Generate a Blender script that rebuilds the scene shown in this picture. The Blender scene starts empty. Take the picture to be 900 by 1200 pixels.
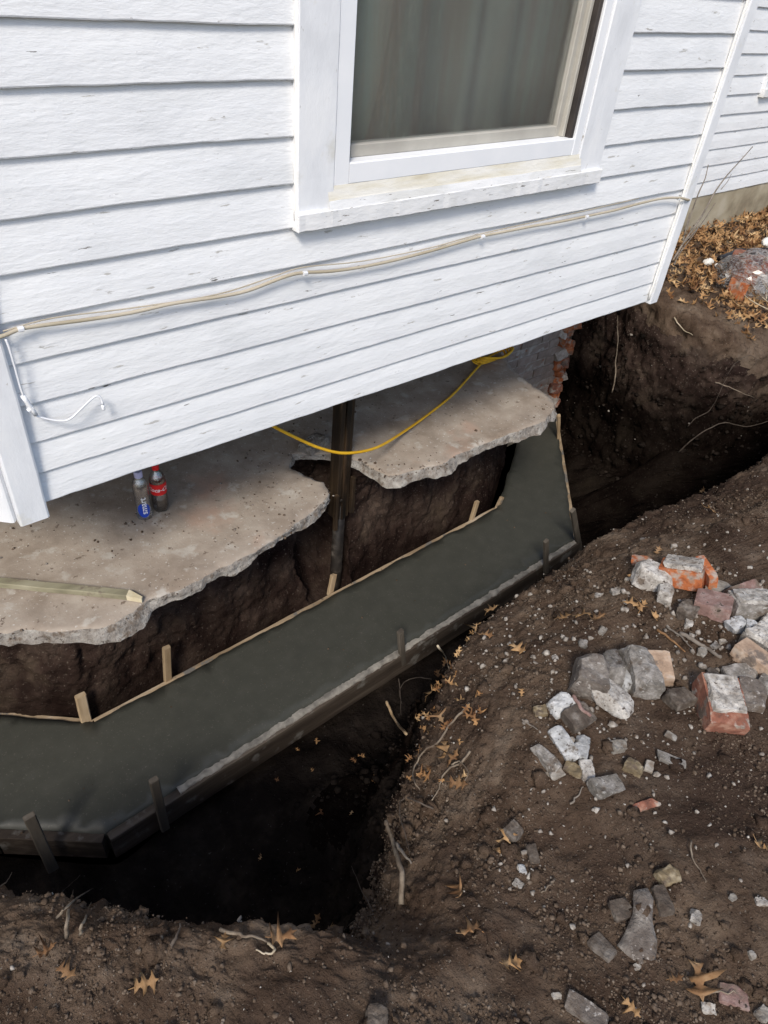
import bpy, bmesh, math, random
import numpy as np
from mathutils import Vector, Matrix, Quaternion, Euler
from mathutils.bvhtree import BVHTree
from mathutils.geometry import delaunay_2d_cdt
random.seed(7); RNG = np.random.default_rng(11)
SC = bpy.context.scene
COL = SC.collection
# ---------------------------------------------------------------- units
S = 1.8                      # layout unit in metres
Z0 = 0.88                    # layout height of the yard -> world z = 0
def U(x, y, z): return Vector((x*S, y*S, (z+Z0)*S))
# ---------------------------------------------------------------- camera
RM = np.array([[.7685,-.3506,.5351],[-.6339,-.5285,.5646],[.0849,-.7733,-.6285]])
_u,_s,_v = np.linalg.svd(RM); RM = _u@_v
CAMP = U(0,-1,0)
cam_d = bpy.data.cameras.new('camera'); cam = bpy.data.objects.new('camera', cam_d); COL.objects.link(cam)
cam_d.sensor_fit = 'VERTICAL'; cam_d.sensor_height = 24; cam_d.lens = 24*830/1200
cam_d.clip_start = .05; cam_d.clip_end = 4000
mw = Matrix.Identity(4)
for i in range(3):
    mw[i][0] = RM[i][0]; mw[i][1] = -RM[i][1]; mw[i][2] = -RM[i][2]; mw[i][3] = CAMP[i]
cam.matrix_world = mw
SC.camera = cam
# ---------------------------------------------------------------- world, sun, exposure
SUN_EL, SUN_AZ = math.radians(45), math.radians(229)     # azimuth clockwise from +Y
w = bpy.data.worlds.new('World'); SC.world = w; w.use_nodes = True
nt = w.node_tree; bg = nt.nodes['Background']
sky = nt.nodes.new('ShaderNodeTexSky'); sky.sky_type = 'NISHITA'; sky.sun_disc = False
sky.sun_elevation = SUN_EL; sky.sun_rotation = SUN_AZ
sky.air_density = 1.0; sky.dust_density = 1.6; sky.ozone_density = 1.0
nt.links.new(sky.outputs[0], bg.inputs[0]); bg.inputs[1].default_value = .15
sd = bpy.data.lights.new('sun', 'SUN'); sun = bpy.data.objects.new('sun', sd); COL.objects.link(sun)
sd.energy = 2.4; sd.angle = math.radians(14); sd.color = (1, .93, .83)
sdir = Vector((math.sin(SUN_AZ)*math.cos(SUN_EL), math.cos(SUN_AZ)*math.cos(SUN_EL), math.sin(SUN_EL)))
sun.rotation_euler = sdir.to_track_quat('Z', 'Y').to_euler()
SC.view_settings.view_transform = 'Standard'; SC.view_settings.look = 'None'
SC.view_settings.exposure = 0.27; SC.view_settings.gamma = 1.0
SC.render.engine = 'CYCLES'; SC.cycles.max_bounces = 8; SC.cycles.transparent_max_bounces = 16

# ---------------------------------------------------------------- sight lines on to real planes (layout units)
CL = np.array([0., -1., 0.])
def ray(px, py): return RM @ np.array([(px-450)/830, (py-600)/830, 1.])
def pz(px, py, z):
    r = ray(px, py); t = (z-CL[2])/r[2]; return CL+r*t
def py_(px, py, y):
    r = ray(px, py); t = (y-CL[1])/r[1]; return CL+r*t
def to_px(P):                                     # P (N,3) world
    Q = (P-np.array(CAMP)) @ RM
    d = np.maximum(Q[:,2], 1e-6)
    return 450+830*Q[:,0]/d, 600+830*Q[:,1]/d, Q[:,2]
# ---------------------------------------------------------------- noise
def vnoise(P, seed=0):
    P = np.asarray(P, float)+seed*17.31
    I = np.floor(P).astype(np.int64); F = P-I; F = F*F*(3-2*F)
    def h(a, b, c):
        v = (a*374761393+b*668265263+c*2147483647+seed*974634777) & 0xffffffff
        v = ((v ^ (v >> 13))*1274126177) & 0xffffffff
        v = ((v ^ (v >> 16))*2246822519) & 0xffffffff
        return (v ^ (v >> 15))/2147483648.-1
    x, y, z = I[:,0], I[:,1], I[:,2]; fx, fy, fz = F[:,0], F[:,1], F[:,2]
    def lx(b, c): return h(x, b, c)*(1-fx)+h(x+1, b, c)*fx
    a = lx(y, z)*(1-fy)+lx(y+1, z)*fy
    b = lx(y, z+1)*(1-fy)+lx(y+1, z+1)*fy
    return a*(1-fz)+b*fz
def fbm(P, freq, octs=4, gain=.5, seed=0):
    P = np.asarray(P, float); o = 0; a = 1; t = 0
    for k in range(octs):
        o = o+a*vnoise(P*freq, seed+k); t += a; a *= gain; freq *= 2.03
    return o/t
def n1(x, seed=0): return float(vnoise(np.array([[x, seed*3.7+.5, .3]]), seed)[0])
# ---------------------------------------------------------------- materials
def srgb(r, g, b):
    f = lambda c: (c/255/12.92) if c/255 <= .04045 else ((c/255+.055)/1.055)**2.4
    return (f(r), f(g), f(b))
def pm(name, ramp, scale=8, detail=8, rough=.8, bumps=(), spec=.3, stretch=(1,1,1), distort=0., spots=(), rand=True, metallic=0, transmission=0, sheen=0, coat=0, vary=0, depth_shade=None):
    """noise-driven principled material; ramp = [(pos, rgb)], spots = [(scale, lo, hi, rgb, stretch)]"""
    m = bpy.data.materials.new(name); m.use_nodes = True; t = m.node_tree; N = t.nodes; L = t.links
    b = N['Principled BSDF']
    b.inputs['Roughness'].default_value = rough; b.inputs['Specular IOR Level'].default_value = spec
    b.inputs['Metallic'].default_value = metallic; b.inputs['Coat Weight'].default_value = coat
    tc = N.new('ShaderNodeTexCoord'); vec = tc.outputs['Object']
    if rand:
        oi = N.new('ShaderNodeObjectInfo'); mu = N.new('ShaderNodeMath'); mu.operation = 'MULTIPLY'; mu.inputs[1].default_value = 50
        L.new(oi.outputs['Random'], mu.inputs[0])
        va = N.new('ShaderNodeVectorMath'); va.operation = 'ADD'; L.new(vec, va.inputs[0]); L.new(mu.outputs[0], va.inputs[1]); vec = va.outputs[0]
    def mapped(st):
        if st == (1,1,1): return vec
        mp = N.new('ShaderNodeMapping'); mp.inputs['Scale'].default_value = st; L.new(vec, mp.inputs['Vector']); return mp.outputs[0]
    def noise(sc, st=(1,1,1), det=detail, dist=distort, r=.6):
        n = N.new('ShaderNodeTexNoise'); n.inputs['Scale'].default_value = sc; n.inputs['Detail'].default_value = det
        n.inputs['Roughness'].default_value = r; n.inputs['Distortion'].default_value = dist
        L.new(mapped(st), n.inputs['Vector']); return n.outputs['Fac']
    cr = N.new('ShaderNodeValToRGB'); e = cr.color_ramp.elements
    while len(e) < len(ramp): e.new(.5)
    for k, (p, c) in enumerate(ramp): e[k].position = .5+(p-.5)*.62; e[k].color = (*c, 1)
    L.new(noise(scale, stretch), cr.inputs[0]); col = cr.outputs[0]
    for sp in spots:
        sc_, lo, hi, c = sp[:4]; st = sp[4] if len(sp) > 4 else (1,1,1)
        mr = N.new('ShaderNodeMapRange'); mr.inputs[1].default_value = lo; mr.inputs[2].default_value = hi
        L.new(noise(sc_, st, 6), mr.inputs[0])
        mx = N.new('ShaderNodeMix'); mx.data_type = 'RGBA'; L.new(mr.outputs[0], mx.inputs[0]); L.new(col, mx.inputs[6])
        mx.inputs[7].default_value = (*c, 1); col = mx.outputs[2]
    if depth_shade:                                             # wet soil and pit shade multiplied into the colour, growing with depth
        z_hi, z_lo, c = depth_shade; sx = N.new('ShaderNodeSeparateXYZ'); L.new(tc.outputs['Object'], sx.inputs[0])
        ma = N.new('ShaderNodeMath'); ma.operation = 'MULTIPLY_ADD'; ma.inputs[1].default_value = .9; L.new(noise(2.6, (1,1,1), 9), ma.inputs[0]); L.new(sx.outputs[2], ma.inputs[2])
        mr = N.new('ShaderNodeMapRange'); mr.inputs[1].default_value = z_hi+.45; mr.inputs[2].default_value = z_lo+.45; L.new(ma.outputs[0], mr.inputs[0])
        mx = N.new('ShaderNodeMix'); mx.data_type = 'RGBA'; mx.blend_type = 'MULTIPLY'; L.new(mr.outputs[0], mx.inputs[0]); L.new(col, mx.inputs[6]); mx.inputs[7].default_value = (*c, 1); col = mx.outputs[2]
    if vary:
        hs = N.new('ShaderNodeHueSaturation'); mr = N.new('ShaderNodeMapRange'); mr.inputs[3].default_value = 1-vary; mr.inputs[4].default_value = 1+vary*.45
        L.new(oi.outputs['Random'], mr.inputs[0]); L.new(mr.outputs[0], hs.inputs['Value']); L.new(col, hs.inputs['Color']); col = hs.outputs[0]
    L.new(col, b.inputs['Base Color'])
    nrm = None
    for bp in bumps:
        sc_, stn, dis = bp[:3]; st = bp[3] if len(bp) > 3 else (1,1,1)
        bn = N.new('ShaderNodeBump'); bn.inputs['Strength'].default_value = stn; bn.inputs['Distance'].default_value = dis
        L.new(noise(sc_, st, 8), bn.inputs['Height'])
        if nrm: L.new(nrm, bn.inputs['Normal'])
        nrm = bn.outputs[0]
    if nrm: L.new(nrm, b.inputs['Normal'])
    return m
def clear(name, tint=(1,1,1), mixf=.12, rough=.05, milky=0):
    m = bpy.data.materials.new(name); m.use_nodes = True; t = m.node_tree; N = t.nodes; L = t.links
    N.remove(N['Principled BSDF']); o = N['Material Output']
    tr = N.new('ShaderNodeBsdfTransparent'); tr.inputs[0].default_value = (*tint, 1)
    gl = N.new('ShaderNodeBsdfGlossy'); gl.inputs['Roughness'].default_value = rough
    lw = N.new('ShaderNodeLayerWeight'); lw.inputs[0].default_value = .35
    ad = N.new('ShaderNodeMath'); ad.operation = 'MULTIPLY_ADD'; ad.inputs[1].default_value = .6; ad.inputs[2].default_value = mixf
    L.new(lw.outputs['Fresnel'], ad.inputs[0])
    tn = N.new('ShaderNodeTexNoise'); tn.inputs['Scale'].default_value = 25
    bp = N.new('ShaderNodeBump'); bp.inputs['Strength'].default_value = .15; bp.inputs['Distance'].default_value = .01
    L.new(tn.outputs[0], bp.inputs['Height']); L.new(bp.outputs[0], gl.inputs['Normal'])
    mx = N.new('ShaderNodeMixShader'); L.new(ad.outputs[0], mx.inputs[0]); L.new(tr.outputs[0], mx.inputs[1]); L.new(gl.outputs[0], mx.inputs[2])
    res = mx.outputs[0]
    if milky:
        df = N.new('ShaderNodeBsdfTranslucent'); df.inputs[0].default_value = (.75,.75,.74,1); d2 = N.new('ShaderNodeBsdfDiffuse'); d2.inputs[0].default_value = (.7,.7,.69,1)
        ms = N.new('ShaderNodeMixShader'); L.new(df.outputs[0], ms.inputs[1]); L.new(d2.outputs[0], ms.inputs[2])
        n2 = N.new('ShaderNodeTexNoise'); n2.inputs['Scale'].default_value = 18 if milky > .2 else 3; n2.inputs['Detail'].default_value = 8; n2.inputs['Distortion'].default_value = 1.5 if milky > .2 else 0
        mr = N.new('ShaderNodeMapRange'); mr.inputs[1].default_value = .42 if milky > .2 else .1; mr.inputs[2].default_value = .68 if milky > .2 else .9; mr.inputs[4].default_value = milky*2
        L.new(n2.outputs[0], mr.inputs[0]); m3 = N.new('ShaderNodeMixShader'); L.new(mr.outputs[0], m3.inputs[0]); L.new(res, m3.inputs[1]); L.new(ms.outputs[0], m3.inputs[2]); res = m3.outputs[0]
    L.new(res, o.inputs[0]); return m
M = {}
PAINT_BUMP = [(55, .35, .004, (.35,1,1)), (240, .25, .0015, (.4,1,1))]
M['paint'] = pm('white_paint', [(.1,(.72,.735,.75)),(.45,(.80,.812,.828)),(.8,(.845,.855,.865))], 5, rough=.5, stretch=(.6,1,1.3), bumps=[(10,.35,.008,(.5,1,1)),(30,.40,.006,(.4,1,1)),(75,.42,.004,(.3,1,1.3)),(240,.3,.0015,(.5,1,1))],
    spots=[(34,.655,.69,(.50,.49,.47),(.3,1,1.5)), (26,.695,.708,(.16,.15,.14),(.3,1,2.0))])
M['trim'] = pm('trim_paint', [(.3,(.74,.755,.78)),(.5,(.80,.815,.84)),(.7,(.85,.86,.875))], 6, rough=.5, stretch=(1.2,1,.6), bumps=[(60,.35,.003,(1,1,.5)),(240,.2,.001)],
    spots=[(40,.675,.70,(.45,.43,.40),(1.4,1,.5)),(7,.60,.75,(.66,.65,.6))])
M['sillp'] = pm('peeling_sill_paint', [(.3,(.70,.70,.68)),(.5,(.80,.805,.81)),(.7,(.85,.85,.85))], 8, rough=.6, stretch=(.5,1,1.5), bumps=[(50,.6,.004,(.4,1,1)),(200,.3,.002)],
    spots=[(14,.62,.72,(.62,.57,.44),(.3,1,2)), (70,.64,.67,(.22,.20,.18),(.3,1,2.4))])
M['subsill'] = pm('stained_cream_sill', [(.15,(.50,.43,.29)),(.42,(.70,.66,.55)),(.65,(.78,.76,.70))], 12, rough=.65, stretch=(.3,1,2), bumps=[(60,.6,.004,(.4,1,1))])
M['vinyl'] = pm('white_frame', [(.3,(.82,.84,.87)),(.7,(.88,.89,.91))], 4, rough=.35, bumps=[(200,.05,.001)], spots=[(30,.75,.78,(.45,.42,.38))])
M['beige'] = pm('beige_sash', [(.3,(.37,.35,.31)),(.7,(.46,.44,.39))], 5, rough=.5, bumps=[(80,.1,.001)])
M['track'] = pm('dark_track', [(.3,(.035,.03,.028)),(.7,(.06,.05,.045))], 10, rough=.5)
M['caulk'] = pm('white_caulk', [(.3,(.84,.83,.80)),(.7,(.90,.89,.86))], 10, rough=.5, bumps=[(90,.4,.003)])
M['curtain'] = pm('grey_green_curtain', [(.1,(.26,.245,.21)),(.42,(.37,.375,.325)),(.58,(.37,.44,.39)),(.9,(.50,.55,.49))], 2.6, rough=.9, stretch=(5,1,.3), bumps=[(300,.2,.001)])
M['glass'] = clear('window_glass', (.97,.98,.97), .06, .04, .045)
M['dark'] = pm('old_timber', [(.3,(.05,.036,.026)),(.7,(.10,.075,.055))], 8, stretch=(1,1,.2), bumps=[(40,.5,.005)])
M['parge'] = pm('tan_parged_concrete', [(.25,(.23,.19,.13)),(.5,(.36,.31,.22)),(.75,(.44,.39,.30))], 3.5, rough=.9, bumps=[(30,.4,.006),(160,.3,.002)], spots=[(9,.64,.75,(.20,.17,.12))])
M['mortar'] = pm('old_mortar', [(.3,(.30,.265,.225)),(.7,(.48,.44,.39))], 30, rough=.95, bumps=[(90,.6,.004)])
M['oldbrick'] = pm('worn_dusty_brick', [(.15,(.24,.19,.155)),(.5,(.33,.27,.225)),(.85,(.40,.345,.30))], 14, rough=1., bumps=[(70,.6,.004)], spots=[(22,.62,.70,(.36,.15,.085)),(7,.55,.7,(.40,.35,.30))], vary=.12)
M['orange'] = pm('raw_orange_brick', [(.2,(.22,.065,.028)),(.45,(.38,.115,.042)),(.6,(.46,.16,.062)),(.8,(.50,.26,.15))], 26, rough=.95, bumps=[(80,.7,.004),(260,.5,.002)], spots=[(24,.51,.62,(.36,.29,.24)),(13,.55,.68,(.17,.12,.09))], vary=0.3)
M['redbrick'] = pm('red_brick', [(.2,(.13,.06,.042)),(.5,(.25,.10,.065)),(.75,(.36,.20,.14))], 30, rough=.95, bumps=[(90,.7,.004),(260,.5,.002)], spots=[(24,.54,.62,(.40,.35,.30)),(12,.55,.66,(.12,.09,.07))])
M['pinkbrick'] = pm('dusty_pink_brick', [(.2,(.15,.09,.075)),(.5,(.235,.145,.125)),(.75,(.33,.245,.22))], 30, rough=.95, bumps=[(90,.7,.004),(260,.5,.002)], spots=[(17,.54,.64,(.15,.115,.09)),(60,.60,.66,(.06,.045,.035))])
M['peach'] = pm('peach_brick', [(.2,(.24,.165,.115)),(.5,(.42,.30,.215)),(.75,(.5,.41,.33))], 22, rough=.95, bumps=[(90,.7,.004)], spots=[(13,.54,.60,(.17,.135,.11))])
M['palechunk'] = pm('mortar_crusted_chunk', [(.15,(.15,.13,.11)),(.4,(.35,.32,.285)),(.6,(.54,.51,.47)),(.85,(.68,.655,.62))], 30, rough=1., bumps=[(45,.9,.008),(180,.7,.003)], spots=[(15,.55,.65,(.17,.135,.105)),(75,.60,.65,(.09,.07,.058))], vary=0.25)
M['greychunk'] = pm('grey_concrete_chunk', [(.15,(.10,.088,.076)),(.45,(.215,.195,.172)),(.65,(.33,.305,.28)),(.85,(.5,.475,.44))], 28, rough=1., bumps=[(45,.9,.008),(180,.7,.003)], spots=[(16,.54,.64,(.125,.097,.075)),(70,.60,.65,(.42,.40,.37))], vary=0.3)
M['brownchunk'] = pm('brownish_grey_chunk', [(.15,(.075,.06,.05)),(.45,(.15,.126,.108)),(.65,(.21,.185,.16)),(.85,(.36,.33,.30))], 22, rough=1., bumps=[(40,.9,.008),(160,.7,.003)], spots=[(14,.54,.64,(.11,.084,.064)),(65,.60,.65,(.36,.33,.3))])
M['bluegrey'] = pm('pale_grey_shard', [(.15,(.24,.235,.225)),(.45,(.42,.42,.415)),(.7,(.55,.55,.545)),(.85,(.64,.64,.63))], 32, rough=1., bumps=[(70,.8,.005),(200,.6,.002)], spots=[(20,.55,.64,(.18,.155,.13)),(80,.61,.65,(.10,.085,.07))], vary=0.2)
M['yellowstone'] = pm('ochre_stone', [(.2,(.10,.078,.05)),(.5,(.19,.145,.085)),(.8,(.32,.27,.19))], 36, rough=.95, bumps=[(80,.7,.004)], spots=[(25,.55,.64,(.12,.09,.065))])
M['soilstone'] = pm('soil_caked_stone', [(.2,(.055,.041,.032)),(.5,(.10,.08,.064)),(.8,(.21,.185,.16))], 28, rough=1., bumps=[(60,.9,.008),(200,.6,.003)])
M['palestone'] = pm('dusty_cream_pebble', [(.2,(.19,.16,.13)),(.5,(.32,.29,.25)),(.8,(.46,.43,.39))], 34, rough=.95, bumps=[(80,.7,.004)], spots=[(25,.55,.65,(.2,.16,.125))], vary=0.4)
M['slab'] = pm('dusty_old_concrete', [(.1,(.25,.203,.160)),(.5,(.36,.302,.245)),(.9,(.45,.395,.33))], 7, rough=1., bumps=[(25,.4,.008),(140,.5,.002)],
    spots=[(3.2,.54,.70,(.26,.205,.155)),(30,.635,.68,(.17,.13,.10)),(80,.63,.67,(.55,.52,.47)),(2.4,.57,.72,(.42,.29,.22)),(11,.58,.68,(.46,.42,.365))])
M['slabedge'] = pm('broken_concrete_edge', [(.15,(.17,.145,.12)),(.45,(.30,.27,.235)),(.8,(.48,.45,.40))], 26, rough=1., bumps=[(40,1.,.012),(160,.8,.004)], spots=[(18,.55,.64,(.19,.15,.115)),(60,.60,.65,(.12,.1,.08))])
M['wet'] = pm('wet_fresh_concrete', [(.1,(.047,.048,.040)),(.5,(.054,.055,.0455)),(.9,(.064,.064,.054))], 14, rough=.48, spec=.4, bumps=[(45,.10,.003),(160,.2,.0015),(9,.07,.004,(.4,3,1))], rand=False, spots=[(120,.63,.67,(.105,.10,.085)),(5,.60,.72,(.045,.046,.039)),(16,.62,.70,(.06,.058,.048),(.5,1.6,1))])
M['smear'] = pm('dried_cement_smear', [(.3,(.15,.14,.125)),(.7,(.32,.30,.265))], 18, rough=.9, bumps=[(60,.6,.004)])
M['formwood'] = pm('muddy_form_board', [(.2,(.022,.016,.012)),(.55,(.055,.041,.031)),(.85,(.12,.098,.077))], 9, rough=.75, stretch=(.15,1,1.6), bumps=[(40,.5,.004,(.15,1,2))], spots=[(10,.58,.68,(.16,.15,.135))])
M['tanwood'] = pm('raw_lumber', [(.3,(.30,.21,.12)),(.6,(.43,.32,.20)),(.8,(.52,.42,.29))], 12, rough=.75, stretch=(1,1,.15), bumps=[(50,.3,.002,(1,1,.15))], spots=[(8,.63,.73,(.12,.09,.065))], vary=0.25)
M['tanboard'] = pm('raw_lumber_board', [(.3,(.22,.16,.10)),(.6,(.38,.29,.19)),(.8,(.46,.39,.30))], 12, rough=.8, stretch=(.2,1,1), bumps=[(50,.3,.002,(.2,1,1))], spots=[(9,.55,.62,(.15,.14,.125)),(20,.66,.72,(.09,.07,.055))])
M['greywood'] = pm('weathered_stake', [(.2,(.05,.042,.034)),(.55,(.10,.085,.068)),(.85,(.17,.15,.125))], 12, rough=.85, stretch=(1,1,.15), bumps=[(50,.4,.003,(1,1,.15))])
M['greenwood'] = pm('greenish_treated_lumber', [(.2,(.16,.145,.095)),(.5,(.255,.235,.155)),(.8,(.33,.305,.215))], 10, rough=.85, stretch=(.2,1,1), bumps=[(50,.4,.003,(.2,1,1))], spots=[(14,.55,.65,(.17,.135,.10))])
M['cutwood'] = pm('fresh_cut_wood', [(.3,(.55,.47,.30)),(.7,(.68,.61,.44))], 20, rough=.8)
M['oiledwood'] = pm('blackened_post_timber', [(.3,(.006,.005,.004)),(.5,(.020,.013,.008)),(.72,(.085,.05,.026))], 9, rough=.55, stretch=(2.4,2.4,.22), bumps=[(60,.5,.004,(2,2,.15))])
M['oiledlight'] = pm('brown_post_timber', [(.2,(.010,.007,.005)),(.5,(.035,.022,.012)),(.8,(.15,.10,.058))], 9, rough=.65, stretch=(2.4,2.4,.22), bumps=[(60,.5,.004,(2,2,.15))])
M['steel'] = pm('muddy_black_steel', [(.3,(.012,.010,.009)),(.6,(.03,.025,.021)),(.85,(.12,.105,.09))], 16, rough=.5, bumps=[(60,.4,.003)])
M['soil'] = pm('loose_soil', [(.15,(.046,.030,.021)),(.4,(.090,.061,.043)),(.62,(.132,.094,.067)),(.85,(.19,.146,.110))], 7, rough=1., spec=0., rand=False, detail=12, bumps=[(28,.7,.02),(110,.9,.008),(330,.8,.003)],
    spots=[(1.5,.50,.64,(.055,.037,.028)),(1.1,.54,.68,(.165,.125,.092)),(90,.60,.66,(.032,.022,.016)),(140,.64,.69,(.24,.205,.165))])
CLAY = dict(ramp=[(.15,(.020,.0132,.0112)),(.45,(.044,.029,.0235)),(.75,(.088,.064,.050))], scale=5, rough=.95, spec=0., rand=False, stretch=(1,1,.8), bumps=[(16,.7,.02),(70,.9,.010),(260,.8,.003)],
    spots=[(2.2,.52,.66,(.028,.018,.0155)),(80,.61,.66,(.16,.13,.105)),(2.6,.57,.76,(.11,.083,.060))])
M['clay'] = pm('raw_cut_clay', depth_shade=(-.40,-.78,(.15,.155,.155)), **CLAY)
M['bank'] = pm('bank_clay', depth_shade=(-.66,-1.2,(.38,.36,.36)), **dict(CLAY, ramp=[(.15,(.026,.017,.0145)),(.45,(.056,.037,.030)),(.75,(.105,.076,.060))]))
M['shadesoil'] = pm('shaded_wet_soil', [(.15,(.008,.0064,.0055)),(.5,(.020,.0155,.0130)),(.85,(.046,.036,.029))], 5, rough=.9, spec=0., rand=False, bumps=[(14,.8,.03),(60,.9,.012),(240,.7,.003)], spots=[(60,.66,.70,(.09,.08,.07))])  # wet soil, with the pit's shade put into its near-black colour
M['crumb'] = pm('soil_crumb', [(.15,(.045,.031,.022)),(.45,(.10,.072,.052)),(.65,(.15,.114,.086)),(.85,(.24,.20,.16))], 55, rough=1., spec=0., bumps=[(160,.6,.003)], rand=False)
M['gravel'] = pm('pale_gravel', [(.15,(.12,.10,.082)),(.45,(.24,.21,.18)),(.7,(.40,.37,.33)),(.85,(.55,.52,.48))], 50, rough=.95, rand=False, bumps=[(150,.5,.003)])
M['leaf'] = pm('tan_oak_leaf', [(.2,(.19,.10,.045)),(.5,(.35,.205,.092)),(.8,(.47,.32,.175))], 14, rough=.7, bumps=[(90,.4,.002)], vary=0.45)
M['leafbrown'] = pm('brown_oak_leaf', [(.3,(.15,.075,.035)),(.5,(.24,.13,.058)),(.75,(.34,.22,.12))], 14, rough=.75, bumps=[(90,.4,.002)], vary=0.4)
M['litter'] = pm('leaf_litter', [(.3,(.13,.06,.026)),(.43,(.25,.13,.053)),(.56,(.40,.235,.105)),(.72,(.52,.36,.19))], 9, rough=.8, rand=False, detail=10)
M['root'] = pm('dry_root', [(.3,(.12,.09,.065)),(.7,(.27,.22,.165))], 20, rough=.9, bumps=[(120,.5,.002)])
M['darkroot'] = pm('dark_root', [(.3,(.05,.038,.03)),(.7,(.11,.088,.07))], 20, rough=.9, bumps=[(120,.5,.002)])
M['twig'] = pm('bare_twig', [(.3,(.13,.11,.09)),(.7,(.25,.215,.18))], 20, rough=.85)
M['stalk'] = pm('straw_stalk', [(.3,(.38,.31,.21)),(.7,(.52,.44,.33))], 20, rough=.8)
M['cablem'] = pm('beige_cable', [(.3,(.40,.345,.25)),(.7,(.52,.46,.36))], 6, rough=.5)
M['whitewire'] = pm('painted_wire', [(.3,(.68,.70,.73)),(.7,(.80,.81,.84))], 12, rough=.5)
M['yellow'] = pm('yellow_cord', [(.3,(.66,.36,.012)),(.7,(.80,.47,.03))], 9, rough=.4, spots=[(20,.66,.74,(.3,.2,.08))])
M['red'] = pm('red_label', [(.3,(.62,.012,.016)),(.7,(.70,.02,.022))], 9, rough=.35)
M['white'] = pm('white_print', [(.3,(.85,.85,.85)),(.7,(.9,.9,.9))], 9, rough=.4)
M['blue'] = pm('blue_label', [(.3,(.018,.06,.42)),(.7,(.025,.08,.5))], 9, rough=.35)
M['lilac'] = pm('lilac_cap', [(.3,(.46,.45,.66)),(.7,(.55,.54,.74))], 9, rough=.35)
M['cola'] = pm('cola', [(.3,(.008,.004,.003)),(.7,(.014,.006,.004))], 9, rough=.1, spec=.5)
M['pet'] = clear('clear_plastic', (.97,.98,1.), .26, .15)
M['bag'] = clear('crinkled_plastic_bag', (.90,.90,.90), .06, .28, .30)
M['blackpl'] = pm('black_plastic', [(.3,(.012,.012,.014)),(.7,(.03,.03,.034))], 12, rough=.35, bumps=[(30,.5,.01)])
M['foam'] = pm('white_foam', [(.3,(.68,.66,.60)),(.7,(.82,.80,.75))], 12, rough=.9, bumps=[(50,.5,.004)])
M['shingle'] = pm('roof_shingle', [(.3,(.04,.04,.042)),(.7,(.09,.088,.085))], 12, rough=.95)

# ---------------------------------------------------------------- object helpers
def link(o, parent=None):
    COL.objects.link(o)
    if parent is not None:
        o.parent = parent
        o.matrix_parent_inverse = parent.matrix_world.inverted()
    return o
def mesh(name, verts, faces, mats, parent=None, smooth=False, midx=None):
    me = bpy.data.meshes.new(name)
    me.from_pydata([tuple(v) for v in verts], [], [tuple(f) for f in faces]); me.update()
    for m in (mats if isinstance(mats, (list, tuple)) else [mats]): me.materials.append(m)
    if midx is not None: me.polygons.foreach_set('material_index', midx)
    if smooth: me.polygons.foreach_set('use_smooth', [True]*len(me.polygons))
    return link(bpy.data.objects.new(name, me), parent)
def tag(o, label=None, cat=None, group=None, kind=None):
    if label: o['label'] = label
    if cat: o['category'] = cat
    if group: o['group'] = group
    if kind: o['kind'] = kind
    return o
def thing(name, loc, label, cat, group=None):
    o = bpy.data.objects.new(name, None); o.location = loc; o.empty_display_size = .1
    COL.objects.link(o); o.matrix_world = Matrix.Translation(loc)
    return tag(o, label, cat, group)
def recenter(o):
    """put the origin of a freestanding mesh at its base"""
    me = o.data; n = len(me.vertices); a = np.empty(n*3); me.vertices.foreach_get('co', a); a = a.reshape(-1, 3)
    c = np.array([a[:,0].mean(), a[:,1].mean(), a[:,2].min()]); me.vertices.foreach_set('co', (a-c).ravel()); me.update()
    o.location = Vector(c); o.matrix_world = Matrix.Translation(Vector(c)); return o
def beam_geo(p0, p1, w, h, up=Vector((0,0,1)), seg=1, jit=0., seed=0, bev=.003):
    """bar from p0 to p1: w across, h along up; chamfered, sampled along the length with slight waviness"""
    p0 = Vector(p0); p1 = Vector(p1); d = (p1-p0); ln = d.length; d.normalize()
    side = d.cross(Vector(up)); side.normalize(); u = side.cross(d)
    b = min(bev, w*.3, h*.3); a, c = w/2, h/2
    prof = [(-a+b,-c),(a-b,-c),(a,-c+b),(a,c-b),(a-b,c),(-a+b,c),(-a,c-b),(-a,-c+b)]
    V = []; F = []
    for i in range(seg+1):
        o = p0+d*(ln*i/seg)
        for k, (s_, t_) in enumerate(prof):
            j1 = n1(i*.9+k*.07, seed)*jit if jit else 0; j2 = n1(i*.9+k*.07+40, seed)*jit if jit else 0
            V.append(o+side*(s_+j1)+u*(t_+j2))
    for i in range(seg):
        for k in range(8):
            a0 = i*8+k; a1 = i*8+(k+1) % 8; F.append((a0, a1, a1+8, a0+8))
    F.append(tuple(range(7,-1,-1))); F.append(tuple(range(seg*8, seg*8+8)))
    return V, F
def beam(name, p0, p1, w, h, mat, parent=None, **k):
    V, F = beam_geo(p0, p1, w, h, **k); return mesh(name, V, F, mat, parent)
def smooth_path(P, sub=6):
    P = [np.array(p, float) for p in P]; Q = [2*P[0]-P[1]]+P+[2*P[-1]-P[-2]]; out = []
    for i in range(1, len(Q)-2):
        for k in range(sub):
            t = k/sub; a, b, c, d = Q[i-1], Q[i], Q[i+1], Q[i+2]
            out.append(.5*((2*b)+(-a+c)*t+(2*a-5*b+4*c-d)*t*t+(-a+3*b-3*c+d)*t**3))
    out.append(P[-1]); return out
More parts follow.
